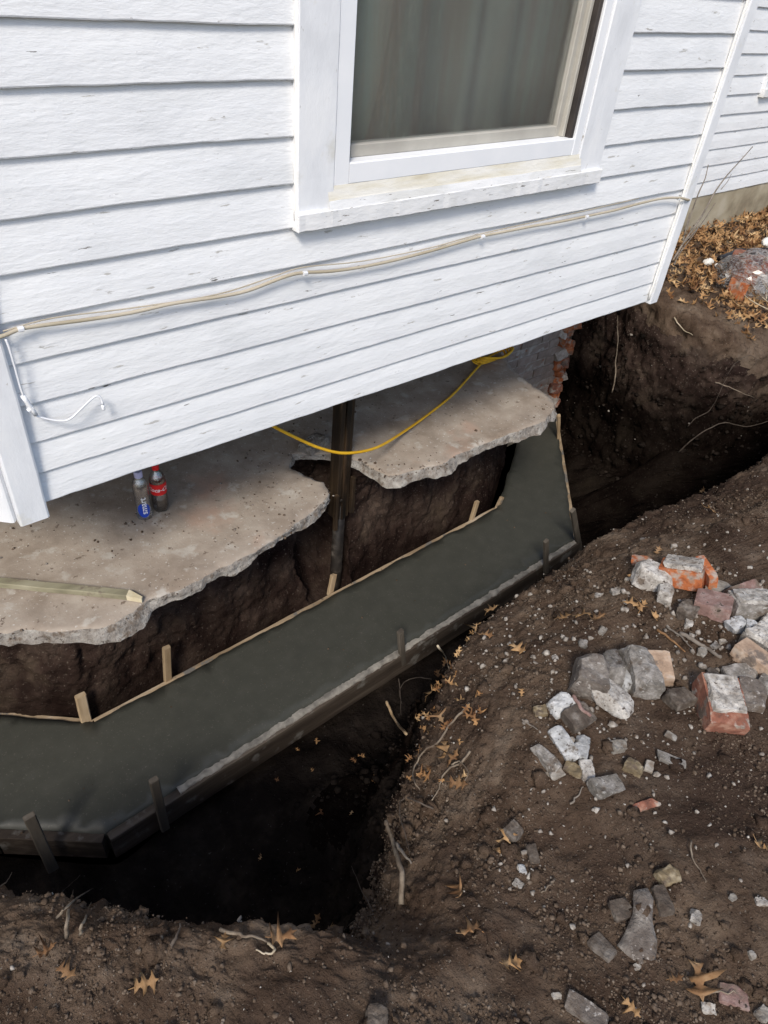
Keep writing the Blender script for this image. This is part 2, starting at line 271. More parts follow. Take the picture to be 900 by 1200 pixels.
def tube_geo(P, r, seg=7, sub=5, taper=1., kink=0., seed=0):
    P = smooth_path(P, sub); n = len(P); V = []; F = []
    if kink:
        for i in range(1, n-1): P[i] = P[i]+np.array([n1(i*.8, seed), n1(i*.8, seed+5), n1(i*.8, seed+9)])*kink
    prev = None
    for i in range(n):
        t = Vector(P[min(i+1, n-1)]-P[max(i-1, 0)]); t.normalize()
        if prev is None:
            a = Vector((0,0,1)) if abs(t.z) < .9 else Vector((1,0,0)); prev = t.cross(a).normalized()
        s_ = (prev-t*prev.dot(t)).normalized(); prev = s_; q = t.cross(s_)
        rr = r*(1+(taper-1)*i/(n-1))
        for k in range(seg):
            an = 2*math.pi*k/seg; V.append(Vector(P[i])+s_*(rr*math.cos(an))+q*(rr*math.sin(an)))
    for i in range(n-1):
        for k in range(seg):
            a = i*seg+k; b = i*seg+(k+1) % seg; F.append((a, b, b+seg, a+seg))
    F.append(tuple(range(seg-1,-1,-1))); F.append(tuple(range((n-1)*seg, n*seg)))
    return V, F
def tube(name, P, r, mat, parent=None, **k):
    V, F = tube_geo(P, r, **k); return mesh(name, V, F, mat, parent, smooth=True)
def merge(geos):
    V = []; F = []
    for v, f in geos:
        o = len(V); V += list(v); F += [tuple(i+o for i in q) for q in f]
    return V, F
def resample(poly, step, closed=True):
    poly = [np.array(p, float) for p in poly]; out = []; n = len(poly)
    for i in range(n if closed else n-1):
        a, b = poly[i], poly[(i+1) % n]; k = max(1, int(round(np.linalg.norm(b-a)/step)))
        for j in range(k): out.append(a+(b-a)*j/k)
    if not closed: out.append(poly[-1])
    return out
def plate(name, outline, ztop, thick, mats, parent=None, step=.02, grid=.03, jit=.006, bump=.003, undercut=.01, rings=3, seed=0, smooth=True, soft=0.):
    """broken plate: metre outline, rough top, ragged sides (material 1 when given)"""
    O = np.array(resample(outline, step)); n = len(O)
    tng = np.roll(O, -1, 0)-np.roll(O, 1, 0); nr = np.stack([tng[:,1], -tng[:,0]], 1); nr /= np.linalg.norm(nr, axis=1)[:,None]+1e-9
    if (O[:,0]*np.roll(O[:,1], -1)-np.roll(O[:,0], -1)*O[:,1]).sum() < 0: nr = -nr
    p3 = np.c_[O, np.zeros(n)]
    O = O+nr*(fbm(p3, 9, 4, .6, seed)*jit*2.2)[:,None]
    x0, y0 = O.min(0); x1, y1 = O.max(0)
    gx, gy = np.meshgrid(np.arange(x0+grid/2, x1, grid), np.arange(y0+grid/2, y1, grid)); G = np.c_[gx.ravel(), gy.ravel()]
    G = G+RNG.uniform(-.3, .3, G.shape)*grid
    ins = np.zeros(len(G), bool); a = O; b = np.roll(O, -1, 0)
    for i in range(n):
        c = ((a[i,1] > G[:,1]) != (b[i,1] > G[:,1])); xx = a[i,0]+(G[:,1]-a[i,1])*(b[i,0]-a[i,0])/(b[i,1]-a[i,1]+1e-12); ins ^= c & (G[:,0] < xx)
    G = G[ins]
    keep = np.array([np.min((O[:,0]-g[0])**2+(O[:,1]-g[1])**2) > (grid*.45)**2 for g in G]) if len(G) else np.zeros(0, bool)
    G = G[keep] if len(G) else G
    A = [Vector(p) for p in O]+[Vector(p) for p in G]
    r = delaunay_2d_cdt(A, [(i, (i+1) % n) for i in range(n)], [], 1, 1e-6)
    v2 = np.array([[p.x, p.y] for p in r[0]]); tri = [tuple(f) for f in r[2]]
    orig = r[3]; ring = [None]*n
    for i, o in enumerate(orig):
        for q in o:
            if q < n: ring[q] = i
    zt = ztop+fbm(np.c_[v2, np.zeros(len(v2))], 5, 5, .55, seed+3)*bump
    if soft:
        for i in range(n):
            if ring[i] is not None: zt[ring[i]] -= soft*(.6+.4*n1(i*.5, seed))
    V = [(p[0], p[1], z) for p, z in zip(v2, zt)]; F = list(tri); mi = [0]*len(F)
    prev = ring; idx = [i for i in range(n) if ring[i] is not None]
    for k in range(1, rings+1):
        f = k/rings; cur = {}
        q = np.c_[O, np.full(n, f*.10)]; lowf = np.clip(.5+1.3*fbm(np.c_[O, np.zeros(n)], 4.5, 3, .6, seed+5), 0, 1.4); off = fbm(q, 15, 4, .62, seed+8)*abs(undercut)*.75*math.sin(f*3.1416*.8)-undercut*f*lowf*1.2
        for i in idx:
            p = O[i]+nr[i]*off[i]; cur[i] = len(V); V.append((p[0], p[1], zt[ring[i]]*(1-f)+(ztop-thick*(1 if undercut == 0 else .55+.5*lowf[i]))*f))
        for a_, i in enumerate(idx):
            j = idx[(a_+1) % len(idx)]; F.append((prev[i] if k == 1 else prev[i], cur[i], cur[j], prev[j])); mi.append(1 if len(mats) > 1 else 0)
        prev = cur
    o = mesh(name, V, F, mats, parent, smooth=smooth, midx=mi)
    bm = bmesh.new(); bm.from_mesh(o.data); bmesh.ops.recalc_face_normals(bm, faces=bm.faces[:]); bm.to_mesh(o.data); bm.free()
    return o
def lathe_geo(prof, seg=24, c=(0,0,0), mod=None):
    V = []; F = []
    for i, (r, z) in enumerate(prof):
        for k in range(seg):
            a = 2*math.pi*k/seg; rr = r*(mod(a, z) if mod else 1); V.append(Vector((c[0]+rr*math.cos(a), c[1]+rr*math.sin(a), c[2]+z)))
    for i in range(len(prof)-1):
        for k in range(seg):
            a = i*seg+k; b = i*seg+(k+1) % seg; F.append((a, b, b+seg, a+seg))
    F.append(tuple(range(seg-1,-1,-1))); F.append(tuple(range((len(prof)-1)*seg, len(prof)*seg)))
    return V, F
def ico(sub):
    bm = bmesh.new(); bmesh.ops.create_icosphere(bm, subdivisions=sub, radius=1)
    V = np.array([v.co[:] for v in bm.verts]); F = [tuple(v.index for v in f.verts) for f in bm.faces]; bm.free(); return V, F
ICO = {k: ico(k) for k in (1, 2, 3, 4)}
def chunk_geo(l, w_, h, seed, cuts=5, box=.35, rough=.03, sub=3):
    """angular lump: hull of a block with knocked-off corners, subdivided and roughened; box > .55 gives a rounded pebble (metres, centred)"""
    rg = np.random.default_rng(seed); dims = np.array([l, w_, h])/2
    if box > .55:
        V, F = ICO[min(sub, 3)]; V = V*dims*(1+.28*fbm(V+seed, 1.3, 3, .5, seed))[:,None]; return V, F
    lo = .96 if box < .25 else .74; pts = []; cut = set(rg.choice(8, min(cuts, 7), replace=False).tolist()) if cuts else set()
    for k in range(8):
        c = np.array([(k & 1)*2-1, (k >> 1 & 1)*2-1, (k >> 2 & 1)*2-1], float)*rg.uniform(lo, 1, 3)
        if k in cut:
            for a in range(3):
                q = c.copy(); q[a] -= np.sign(c[a])*rg.uniform(.12, .45 if box < .25 else .95); pts.append(q)
        else: pts.append(c)
    bm = bmesh.new(); vs = [bm.verts.new(p*dims) for p in np.array(pts)]
    r = bmesh.ops.convex_hull(bm, input=vs); bmesh.ops.delete(bm, geom=[v for v in bm.verts if not v.link_faces], context='VERTS')
    mx = max(l, w_, h)/(10 if max(l, w_, h) > .07 else 6)
    for _ in range(5):
        e = [e for e in bm.edges if e.calc_length() > mx]
        if not e: break
        bmesh.ops.subdivide_edges(bm, edges=e, cuts=1); bmesh.ops.triangulate(bm, faces=bm.faces[:])
    bmesh.ops.smooth_vert(bm, verts=bm.verts[:], factor=.16, use_axis_x=True, use_axis_y=True, use_axis_z=True)
    bm.normal_update(); V = np.array([v.co[:] for v in bm.verts]); N = np.array([v.normal[:] for v in bm.verts]); F = [tuple(v.index for v in f.verts) for f in bm.faces]; bm.free()
    m = min(l, w_, h); f = 1/m
    V = V+N*((fbm(V+seed*.1, f*.9, 3, .55, seed)*rough*1.6+fbm(V+seed*.1, f*4.5, 2, .6, seed+9)*rough*.55)*m)[:,None]
    return V, F

# ---------------------------------------------------------------- terrain (structure)
def st(foot, base, mid, lip, bench, m2, far):
    return [(*foot, -1.69), ((foot[0]+base[0])/2, (foot[1]+base[1])/2, base[2]-.01), base, mid, lip, bench, m2, far]
P3 = lambda a: tuple(a)
ST = [
 st((-.9,.80), (-1.2,.4,-1.6), (-1.25,.36,-1.3), (-1.3,.3,-1.0), (-1.45,.2,-.95), (-2.2,0,-.9), (-300,10,-1)),
 st((-.30,.25), (-.5,-.2,-1.66), (-.54,-.25,-1.3), (-.58,-.3,-1.02), (-.68,-.4,-.97), (-1.3,-1,-.9), (-300,-200,-1)),
 st((-.02,-.01), (-.06,-.26,-1.66), (-.075,-.36,-1.35), P3(pz(0,1058,-1.03)), P3(pz(0,1150,-.97)), (-.3,-1.3,-.9), (-150,-300,-1)),
 st((.115,-.125), (.12,-.42,-1.67), (.105,-.5,-1.35), P3(pz(200,1085,-1.0)), P3(pz(200,1160,-.955)), (0,-1.45,-.9), (-60,-300,-1)),
 st((.24,-.11), (.28,-.54,-1.67), (.285,-.66,-1.35), P3(pz(350,1092,-.99)), P3(pz(350,1170,-.95)), (.1,-1.5,-.9), (0,-300,-1)),
 st((.32,-.11), (.34,-.56,-1.66), (.33,-.68,-1.3), P3(pz(430,1100,-1.0)), P3(pz(460,1165,-.955)), (.25,-1.5,-.9), (20,-300,-1)),
 st((.40,-.10), (.42,-.50,-1.64), (.43,-.60,-1.38), P3(pz(455,1062,-1.13)), P3(pz(560,1090,-.99)), (.6,-1.45,-.9), (60,-300,-1)),
 st((.55,-.095), (.52,-.44,-1.62), (.53,-.53,-1.36), P3(pz(492,930,-1.14)), P3(pz(600,990,-1.0)), (1.0,-1.4,-.9), (150,-300,-1)),
 st((.72,-.09), (.68,-.36,-1.64), (.69,-.43,-1.36), P3(pz(516,830,-1.12)), P3(pz(630,880,-.985)), (1.5,-1.3,-.9), (300,-300,-1)),
 st((.9,-.085), (.85,-.28,-1.66), (.82,-.36,-1.36), P3(pz(548,752,-1.11)), P3(pz(650,790,-.98)), (2,-1.2,-.9), (300,-160,-1)),
 st((1.25,-.09), (1.15,-.24,-1.66), (1.08,-.31,-1.36), P3(pz(606,704,-1.11)), P3(pz(690,730,-.985)), (2.3,-1.05,-.9), (300,-90,-1)),
 st((1.763,-.11), (1.74,-.24,-1.66), (1.56,-.3,-1.36), P3(pz(682,646,-1.11)), P3(pz(750,680,-.985)), (2.6,-.9,-.9), (300,-40,-1)),
 st((1.86,-.01), (2.05,-.28,-1.62), (1.85,-.36,-1.32), P3(pz(780,592,-1.08)), P3(pz(830,630,-.975)), (3,-.8,-.9), (300,-20,-1)),
 st((1.95,.08), (2.45,-.26,-1.58), (2.25,-.4,-1.3), P3(pz(895,545,-1.04)), P3(pz(930,570,-.98)), (3.3,-.75,-.9), (300,-8,-1)),
 st((2.0,.13), (2.75,-.24,-1.42), (2.95,-.28,-1.2), (3.2,-.34,-1.0), (3.5,-.36,-.94), (4.3,-.4,-.9), (300,-3,-1)),
 st((2.05,.18), (2.42,-.1,-1.58), (2.5,-.13,-1.28), (2.56,-.16,-1.03), (2.78,-.06,-.92), (4.2,-.05,-.88), (300,-.2,-1)),
 st((2.11,.24), (2.34,.03,-1.6), (2.38,.01,-1.25), (2.41,-.02,-.97), (2.64,.12,-.893), (3.8,.15,-.88), (300,.1,-1)),
 st((2.22,.34), (2.325,.2,-1.6), (2.345,.18,-1.25), (2.36,.16,-.93), (2.62,.3,-.88), (3.7,.33,-.875), (300,.3,-1)),
 st((2.33,.46), (2.385,.42,-1.6), (2.39,.41,-1.2), (2.40,.40,-.905), (2.66,.44,-.875), (3.7,.46,-.87), (300,.46,-1)),
 st((2.36,.53), (2.40,.52,-1.6), (2.405,.52,-1.2), (2.415,.52,-.9), (2.7,.53,-.875), (3.7,.53,-.87), (300,.53,-1)),
]
def crs(A, t):
    """catmull-rom along axis 0 of A at parameters t"""
    n = len(A); i = np.clip(np.floor(t).astype(int), 0, n-2); f = (t-i)[:,None,None]
    a = A[np.clip(i-1, 0, n-1)]; b = A[i]; c = A[i+1]; d = A[np.clip(i+2, 0, n-1)]
    return .5*(2*b+(c-a)*f+(2*a-5*b+4*c-d)*f*f+(3*b-a-3*c+d)*f**3)
def lin(A, t):
    n = len(A); i = np.clip(np.floor(t).astype(int), 0, n-2); f = (t-i)[:,None,None]; return A[i]*(1-f)+A[i+1]*f
def arc_params(A, step):
    """A (n,3): parameters spaced about step apart along the polyline"""
    t = []
    for i in range(len(A)-1):
        k = max(2, int(np.linalg.norm(A[i+1]-A[i])/step)); t += list(i+np.arange(k)/k)
    t.append(len(A)-1); return np.array(t)
def grid_mesh(name, G, mats, midx=None, smooth=True):
    nu, nv = G.shape[:2]; i = np.arange(nu-1)[:,None]*nv+np.arange(nv-1)[None]
    F = np.stack([i, i+nv, i+nv+1, i+1], -1).reshape(-1, 4)
    me = bpy.data.meshes.new(name); me.vertices.add(nu*nv); me.vertices.foreach_set('co', G.reshape(-1))
    me.loops.add(F.size); me.polygons.add(len(F)); me.loops.foreach_set('vertex_index', F.reshape(-1).astype(np.int32))
    me.polygons.foreach_set('loop_start', (np.arange(len(F))*4).astype(np.int32))
    for m in mats: me.materials.append(m)
    me.update(calc_edges=True); me.validate()
    if midx is not None: me.polygons.foreach_set('material_index', midx.reshape(-1).astype(np.int32))
    if smooth: me.polygons.foreach_set('use_smooth', np.ones(len(F), bool))
    o = bpy.data.objects.new(name, me); COL.objects.link(o); return o, F
def grid_normals(G):
    du = np.gradient(G, axis=0); dv = np.gradient(G, axis=1); n = np.cross(dv, du); n /= np.linalg.norm(n, axis=2)[...,None]+1e-12; return n
A = np.array(ST)                                    # stations x profile x 3
tu = arc_params(A[:,4]*S*np.array([1,1,1]), .009)
tu = np.array([t for t in tu])
B = .5*crs(A, tu)+.5*lin(A, tu)
Bm = np.transpose(B, (1, 0, 2))
ref = np.linalg.norm(np.diff(A, axis=1), axis=2).max(0)
cnt = [4, 12, 34, 34, 56, 90, 6]                   # rows between profile points
tv = np.concatenate([k+np.arange(c)/c for k, c in enumerate(cnt)]+[[7]])
Gn = .35*crs(Bm[:7], np.minimum(tv, 6.))+.65*lin(Bm[:7], np.minimum(tv, 6.))
Gn[tv > 6] = lin(Bm, tv[tv > 6]); Gl = np.transpose(Gn, (1, 0, 2))
near = tv <= 6.0
G = Gl.copy(); G[...,2] += Z0; G *= S
nrm = grid_normals(G)
sh = G.shape[:2]; flat = G.reshape(-1, 3)
cliff = np.exp(-((tv-3.)/1.1)**2)[None,:]*np.ones(sh); top = (tv > 3.6)[None,:]*np.ones(sh)
amp = (1-np.clip(tv-6.2, 0, .8)/.8)[None,:]*np.ones(sh)
ridge = 1-2*np.abs(fbm(flat, 6.5, 3, .5, 5).reshape(sh))
disp = fbm(flat, 2.2, 2, .5, 1).reshape(sh)*.035+fbm(flat, 9, 4, .55, 2).reshape(sh)*(.022+.026*cliff)+fbm(flat, 40, 4, .65, 3).reshape(sh)*(.016+.010*cliff)+np.maximum(0, fbm(flat, 26, 2, .5, 33).reshape(sh))*.007*top+(ridge-.5)*.018*(.3+.6*cliff)
edge = np.clip((tv-.05)/.6, 0, 1)[None,:]
house_side = np.ones(sh)
disp = disp+fbm(flat, 5, 4, .6, 71).reshape(sh)*(.06+.06*np.clip((flat[:,0].reshape(sh)/S-1.7)/.3, 0, 1))*np.clip((3-tv)/1.5, 0, 1)[None]
G = G+nrm*(disp*amp*edge)[...,None]
sl_ = pz(430,925,-1.55)*S; G[...,2] += .16*np.exp(-((G[...,0]-sl_[0])/.30)**2-((G[...,1]-sl_[1])/.16)**2)*(tv < 3)[None]
zc = .25*(G[:-1,:-1,2]+G[1:,:-1,2]+G[:-1,1:,2]+G[1:,1:,2])
tvc = np.broadcast_to((tv[:-1]+tv[1:])[None]/2, zc.shape)
wob = fbm(.5*(G[:-1,:-1]+G[1:,1:]).reshape(-1, 3), 5, 4, .6, 9).reshape(zc.shape)
zl = zc/S-Z0; gmid = (tvc+wob*.35 < 3.75).astype(int)+((tvc < 3.6) & (zl+wob*.22 < -1.22-.6*np.clip((.5*(G[:-1,:-1,0]+G[1:,1:,0])/S-1.5)/.3, 0, 1))).astype(int)              # raw cut faces below the loose spoil, shade-darkened soil further down
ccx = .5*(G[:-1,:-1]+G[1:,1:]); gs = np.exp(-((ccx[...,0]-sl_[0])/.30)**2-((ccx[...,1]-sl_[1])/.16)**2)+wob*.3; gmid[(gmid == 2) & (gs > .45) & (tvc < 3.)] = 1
ground, GF = grid_mesh('ground', G, [M['soil'], M['clay'], M['shadesoil']], gmid)
tag(ground, 'dark brown dug soil with a deep trench round the footing', None, None, 'structure')
gn = grid_normals(G)
BVH = BVHTree.FromPolygons([tuple(v) for v in G.reshape(-1, 3)], [tuple(int(i) for i in f) for f in GF])
def hit(px, py):
    d = Vector(ray(px, py)).normalized(); r = BVH.ray_cast(CAMP, d)
    if r[0] is None: p = U(*pz(px, py, -.95)); return p, Vector((0,0,1))
    n = r[1]; n = n if n.dot(d) < 0 else -n
    return r[0], n
def soft_normal(p, rad=.06):
    n = Vector()
    for dx, dy in ((0,0),(rad,0),(-rad,0),(0,rad),(0,-rad)):
        q = BVH.ray_cast(Vector((p.x+dx, p.y+dy, p.z+.25)), Vector((0,0,-1)))
        if q[0] is not None: n += q[1] if q[1].z > 0 else -q[1]
    return n.normalized() if n.length > 0 else Vector((0,0,1))
# yard behind the house, so the land goes on
mesh('ground_behind', [U(-300,.75,-1), U(300,.75,-1), U(300,300,-1), U(-300,300,-1)], [(0,1,2,3)], M['soil']).__setitem__('kind', 'structure')

# earth block left standing under the crawl-space slab
IN = [((-.36,.66),(.7,.7)),((.03,.308),(.7,.7)),((.195,.190),(.3,.95)),((.40,.195),(0,1)),((.6,.185),(0,1)),((.80,.190),(0,1)),((.855,.21),(-.6,.8)),((.885,.33),(-.3,1)),
      ((.985,.34),(.3,1)),((1.012,.215),(.6,.8)),((1.05,.20),(0,1)),((1.3,.202),(0,1)),((1.5,.207),(0,1)),((1.66,.210),(-.2,.97)),((1.86,.335),(-.9,.3)),((2.03,.46),(-.95,.2))]
I = []
for (x, y), (dx, dy) in IN:
    I.append([(x,y,-1.62),(x+dx*.004,y+dy*.004,-1.52),(x+dx*.02,y+dy*.02,-1.38),(x+dx*.03,y+dy*.03,-1.24),(x-dx*.012,y-dy*.012,-1.13),(x+dx*.05,y+dy*.05,-1.118),(x+dx*.22,y+dy*.22,-1.118)])
for k, e in ((13,.02),(14,.13),(15,.20)):
    dx, dy = IN[k][1]
    for q, f_ in ((2,.35),(3,.7),(4,1.),(5,1.),(6,.8)): x, y, z = I[k][q]; I[k][q] = (x+dx*e*f_, y+dy*e*f_, z)
for k in (6,7,8,9):                                     # the notch floor climbs from the footing to its back
    x = IN[k][0][0]; y = IN[k][0][1]; I[k][0] = (x,.158,-1.57); I[k][1] = (x,.5*(y+.158),-1.53)
I = np.array(I); tu2 = arc_params(I[:,2]*S, .011); B2 = .4*crs(I, tu2)+.6*lin(I, tu2)
cnt2 = [8, 22, 22, 18, 8, 8]; tv2 = np.concatenate([k+np.arange(c)/c for k, c in enumerate(cnt2)]+[[6]])
G2 = np.transpose(lin(np.transpose(B2, (1,0,2)), tv2), (1,0,2)); G2[...,2] += Z0; G2 *= S
n2 = grid_normals(G2); s2 = G2.shape[:2]; f2 = G2.reshape(-1, 3)
rid = (1-2*np.abs(fbm(f2*np.array([1,1,.45]), 9, 3, .5, 25))).reshape(s2)
d2 = fbm(f2*np.array([1,1,.5]), 4, 3, .55, 21).reshape(s2)*.03+fbm(f2, 14, 4, .62, 22).reshape(s2)*.032+fbm(f2, 60, 2, .6, 23).reshape(s2)*.010+(rid-.4)*.02
G2 = G2+n2*(d2*np.clip((tv2-.3)/1., 0, 1)[None]*np.clip((4.6-tv2)/.6, 0, 1)[None])[...,None]
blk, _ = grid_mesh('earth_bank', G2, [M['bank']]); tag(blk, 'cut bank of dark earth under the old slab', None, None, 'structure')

# ---------------------------------------------------------------- house
house = thing('house', U(1.04,.3,-.754), 'white clapboard house with peeling paint standing over the dug trench', 'house')
def frame(o, d):
    o = np.array(o); d = np.array(d, float)/np.linalg.norm(d); n = np.array([d[1], -d[0]])      # n: outward
    def f(s, q, z): p = o+d*s; return Vector((p[0]*S+n[0]*q, p[1]*S+n[1]*q, (z+Z0)*S))          # s layout, q metres out, z layout
    return f
def clap(f, s0, s1, z0, z1, seed, parent=house):
    """one lapped board: tapered section, worn lower edge"""
    n = max(2, int((s1-s0)*S/.03)); V = []; F = []; lip = .0060 if z0 > -.46 else .0028; sag = .0025*n1(seed*1.7, 3)
    for i in range(n+1):
        s = s0+(s1-s0)*i/n; a = n1(s*9, seed)*.0016; b = n1(s*6+30, seed)*.003+n1(s*30, seed+2)*.0012+sag*(2*i/n-1); c = n1(s*5+70, seed)*.0022; b = b*1.6+min(0, n1(s*70, seed+4)+.2)*-.004 if z0 < -.75 else b
        for q, zz in ((-.008+c*.3, z1+.004), (lip*.35+c*.6, (z0+z1)/2), (lip+.0015+c*.7, z0+.0018+b/S), (lip+c*.7, z0+b/S), (-.002, z0+b/S), (-.012, z1+.004)):
            V.append(f(s, q+a*.4, zz))
    for i in range(n):
        for k in range(6):
            a0 = i*6+k; a1 = i*6+(k+1) % 6; F.append((a0, a1, a1+6, a0+6))
    F.append(tuple(range(5,-1,-1))); F.append(tuple(range(n*6, n*6+6)))
    return mesh('clapboard', V, F, M['paint'], parent)
ROW = [-.752,-.696,-.639,-.575,-.509,-.447,-.383,-.315,-.246,-.173,-.106,-.038]
while ROW[-1] < .95: ROW.append(ROW[-1]+.068)
FR = frame((0,0), (1,0))
for k in range(len(ROW)-1):
    z0, z1 = ROW[k], ROW[k+1]
    if z1 < -.38: clap(FR, .187, 1.902, z0, z1, k)
    elif z0 > .82: clap(FR, .187, 1.902, z0, z1, k)
    else: clap(FR, .187, .676, z0, z1, k+40); clap(FR, 1.471, 1.902, z0, z1, k+80)
LF = frame((.156-.5,.5), (1,-1)); RF = frame((1.932,0), (1,1)); MF = frame((2.432,.5), (1,0)); ML = frame((-3.344,.5), (1,0))
LEN = .7071
for k in range(len(ROW)-1):
    clap(LF, .0, LEN-.03, ROW[k], ROW[k+1], k+120); clap(RF, .03, LEN, ROW[k], ROW[k+1], k+160)
ROW2 = [-.715,-.657,-.597,-.536,-.476,-.415,-.35,-.285,-.217,-.148,-.08,-.012]
while ROW2[-1] < .95: ROW2.append(ROW2[-1]+.068)
for k in range(len(ROW2)-1):
    z0, z1 = ROW2[k], ROW2[k+1]
    if z1 < -.34 or z0 > .8: clap(MF, .0, 4.0, z0, z1, k+200)
    else: clap(MF, .0, .757, z0, z1, k+240); clap(MF, 1.45, 4.0, z0, z1, k+280)
    clap(ML, 0, 3.0, z0, z1, k+320)
# sheathing, floor deck, roof
def slabbox(name, f, s0, s1, q0, q1, z0, z1, mat, parent=house):
    V = [f(s, q, z) for s in (s0, s1) for q in (q0, q1) for z in (z0, z1)]
    return mesh(name, V, [(0,1,3,2),(4,6,7,5),(0,4,5,1),(2,3,7,6),(0,2,6,4),(1,5,7,3)], mat, parent)
for f, a, b in ((LF,0,LEN-.01),(RF,.01,LEN)): slabbox('sheathing', f, a, b, -.09, -.013, -.74, 1.0, M['dark'])
for a, b, z0, z1 in ((.17,.74,-.74,1.0),(1.40,1.92,-.74,1.0),(.7402,1.3998,-.74,-.37),(.7402,1.3998,.80,1.0)): slabbox('sheathing', FR, a, b, -.09, -.013, z0, z1, M['dark'])
for a, b, z0, z1 in ((.02,.80,-.70,1.0),(1.40,4,-.70,1.0),(.8002,1.3998,-.70,-.34),(.8002,1.3998,.78,1.0)): slabbox('sheathing', MF, a, b, -.09, -.013, z0, z1, M['dark'])
slabbox('sheathing', ML, 0, 2.98, -.09, -.013, -.70, 1.0, M['dark'])
mesh('floor_deck', [U(.20,.06,-.70),U(1.89,.06,-.70),U(2.36,.56,-.70),U(6.4,.56,-.70),U(6.4,3,-.70),U(-3.3,3,-.70),U(-3.3,.56,-.70),U(-.27,.56,-.70)], [tuple(range(8))], M['dark'], house)
rv = [U(.1,-.12,1.0),U(2.0,-.12,1.0),U(2.5,.35,1.0),U(6.5,.35,1.0),U(6.5,3,1.0),U(-3.4,3,1.0),U(-3.4,.35,1.0),U(-.4,.35,1.0)]
rv2 = [v+Vector((0,0,.18)) for v in rv]
mesh('roof', rv+rv2, [tuple(range(7,-1,-1)), tuple(range(8,16))]+[(i,(i+1)%8,(i+1)%8+8,i+8) for i in range(8)], M['shingle'], house)
# joists seen from below the skirt
for k in range(9):
    x = .3+k*.19; beam('floor_joist', U(x,.09,-.725), U(x,.9,-.725), .045, .08, M['dark'], house)
beam('sill_beam', U(.2,.045,-.72), U(1.88,.045,-.72), .09, .1, M['dark'], house)
# corner boards
def corner(f, s0, s1, q, z0, z1, seed):
    n = 40; V = []; F = []
    for i in range(n+1):
        z = z0+(z1-z0)*i/n; a = n1(i*.7, seed)*.0016; b = n1(i*.9+20, seed)*.002
        for s, qq in ((s0,-.01),(s0,q+a),(s0+.003,q+.003+a),(s1-.003+b/S,q+.003+a),(s1+b/S,q+a),(s1,-.01)): V.append(f(s, qq, z+(.004*n1(s*60, seed) if i == 0 else 0)))
    for i in range(n):
        for k in range(6): a0 = i*6+k; a1 = i*6+(k+1) % 6; F.append((a0, a1, a1+6, a0+6))
    F.append(tuple(range(5,-1,-1))); F.append(tuple(range(n*6, n*6+6)))
    return mesh('corner_board', V, F, M['trim'], house)
corner(FR, .150, .196, .022, -.772, .98, 3); corner(LF, LEN-.05, LEN-.0065, .018, -.770, .98, 4)
corner(FR, 1.896, 1.936, .022, -.757, .98, 5); corner(RF, .002, .05, .018, -.757, .98, 6); corner(LF, .0, .04, .018, -.757, .98, 7)
corner(MF, .0, .03, .016, -.716, .98, 8)
tube('caulk_bead', [FR(1.893, .013, z) for z in np.linspace(-.745, .9, 40)], .006, M['caulk'], house, kink=.002, sub=2)
tube('caulk_bead', [FR(.672, .013, z) for z in np.linspace(-.37, .8, 30)], .005, M['caulk'], house, kink=.002, sub=2)
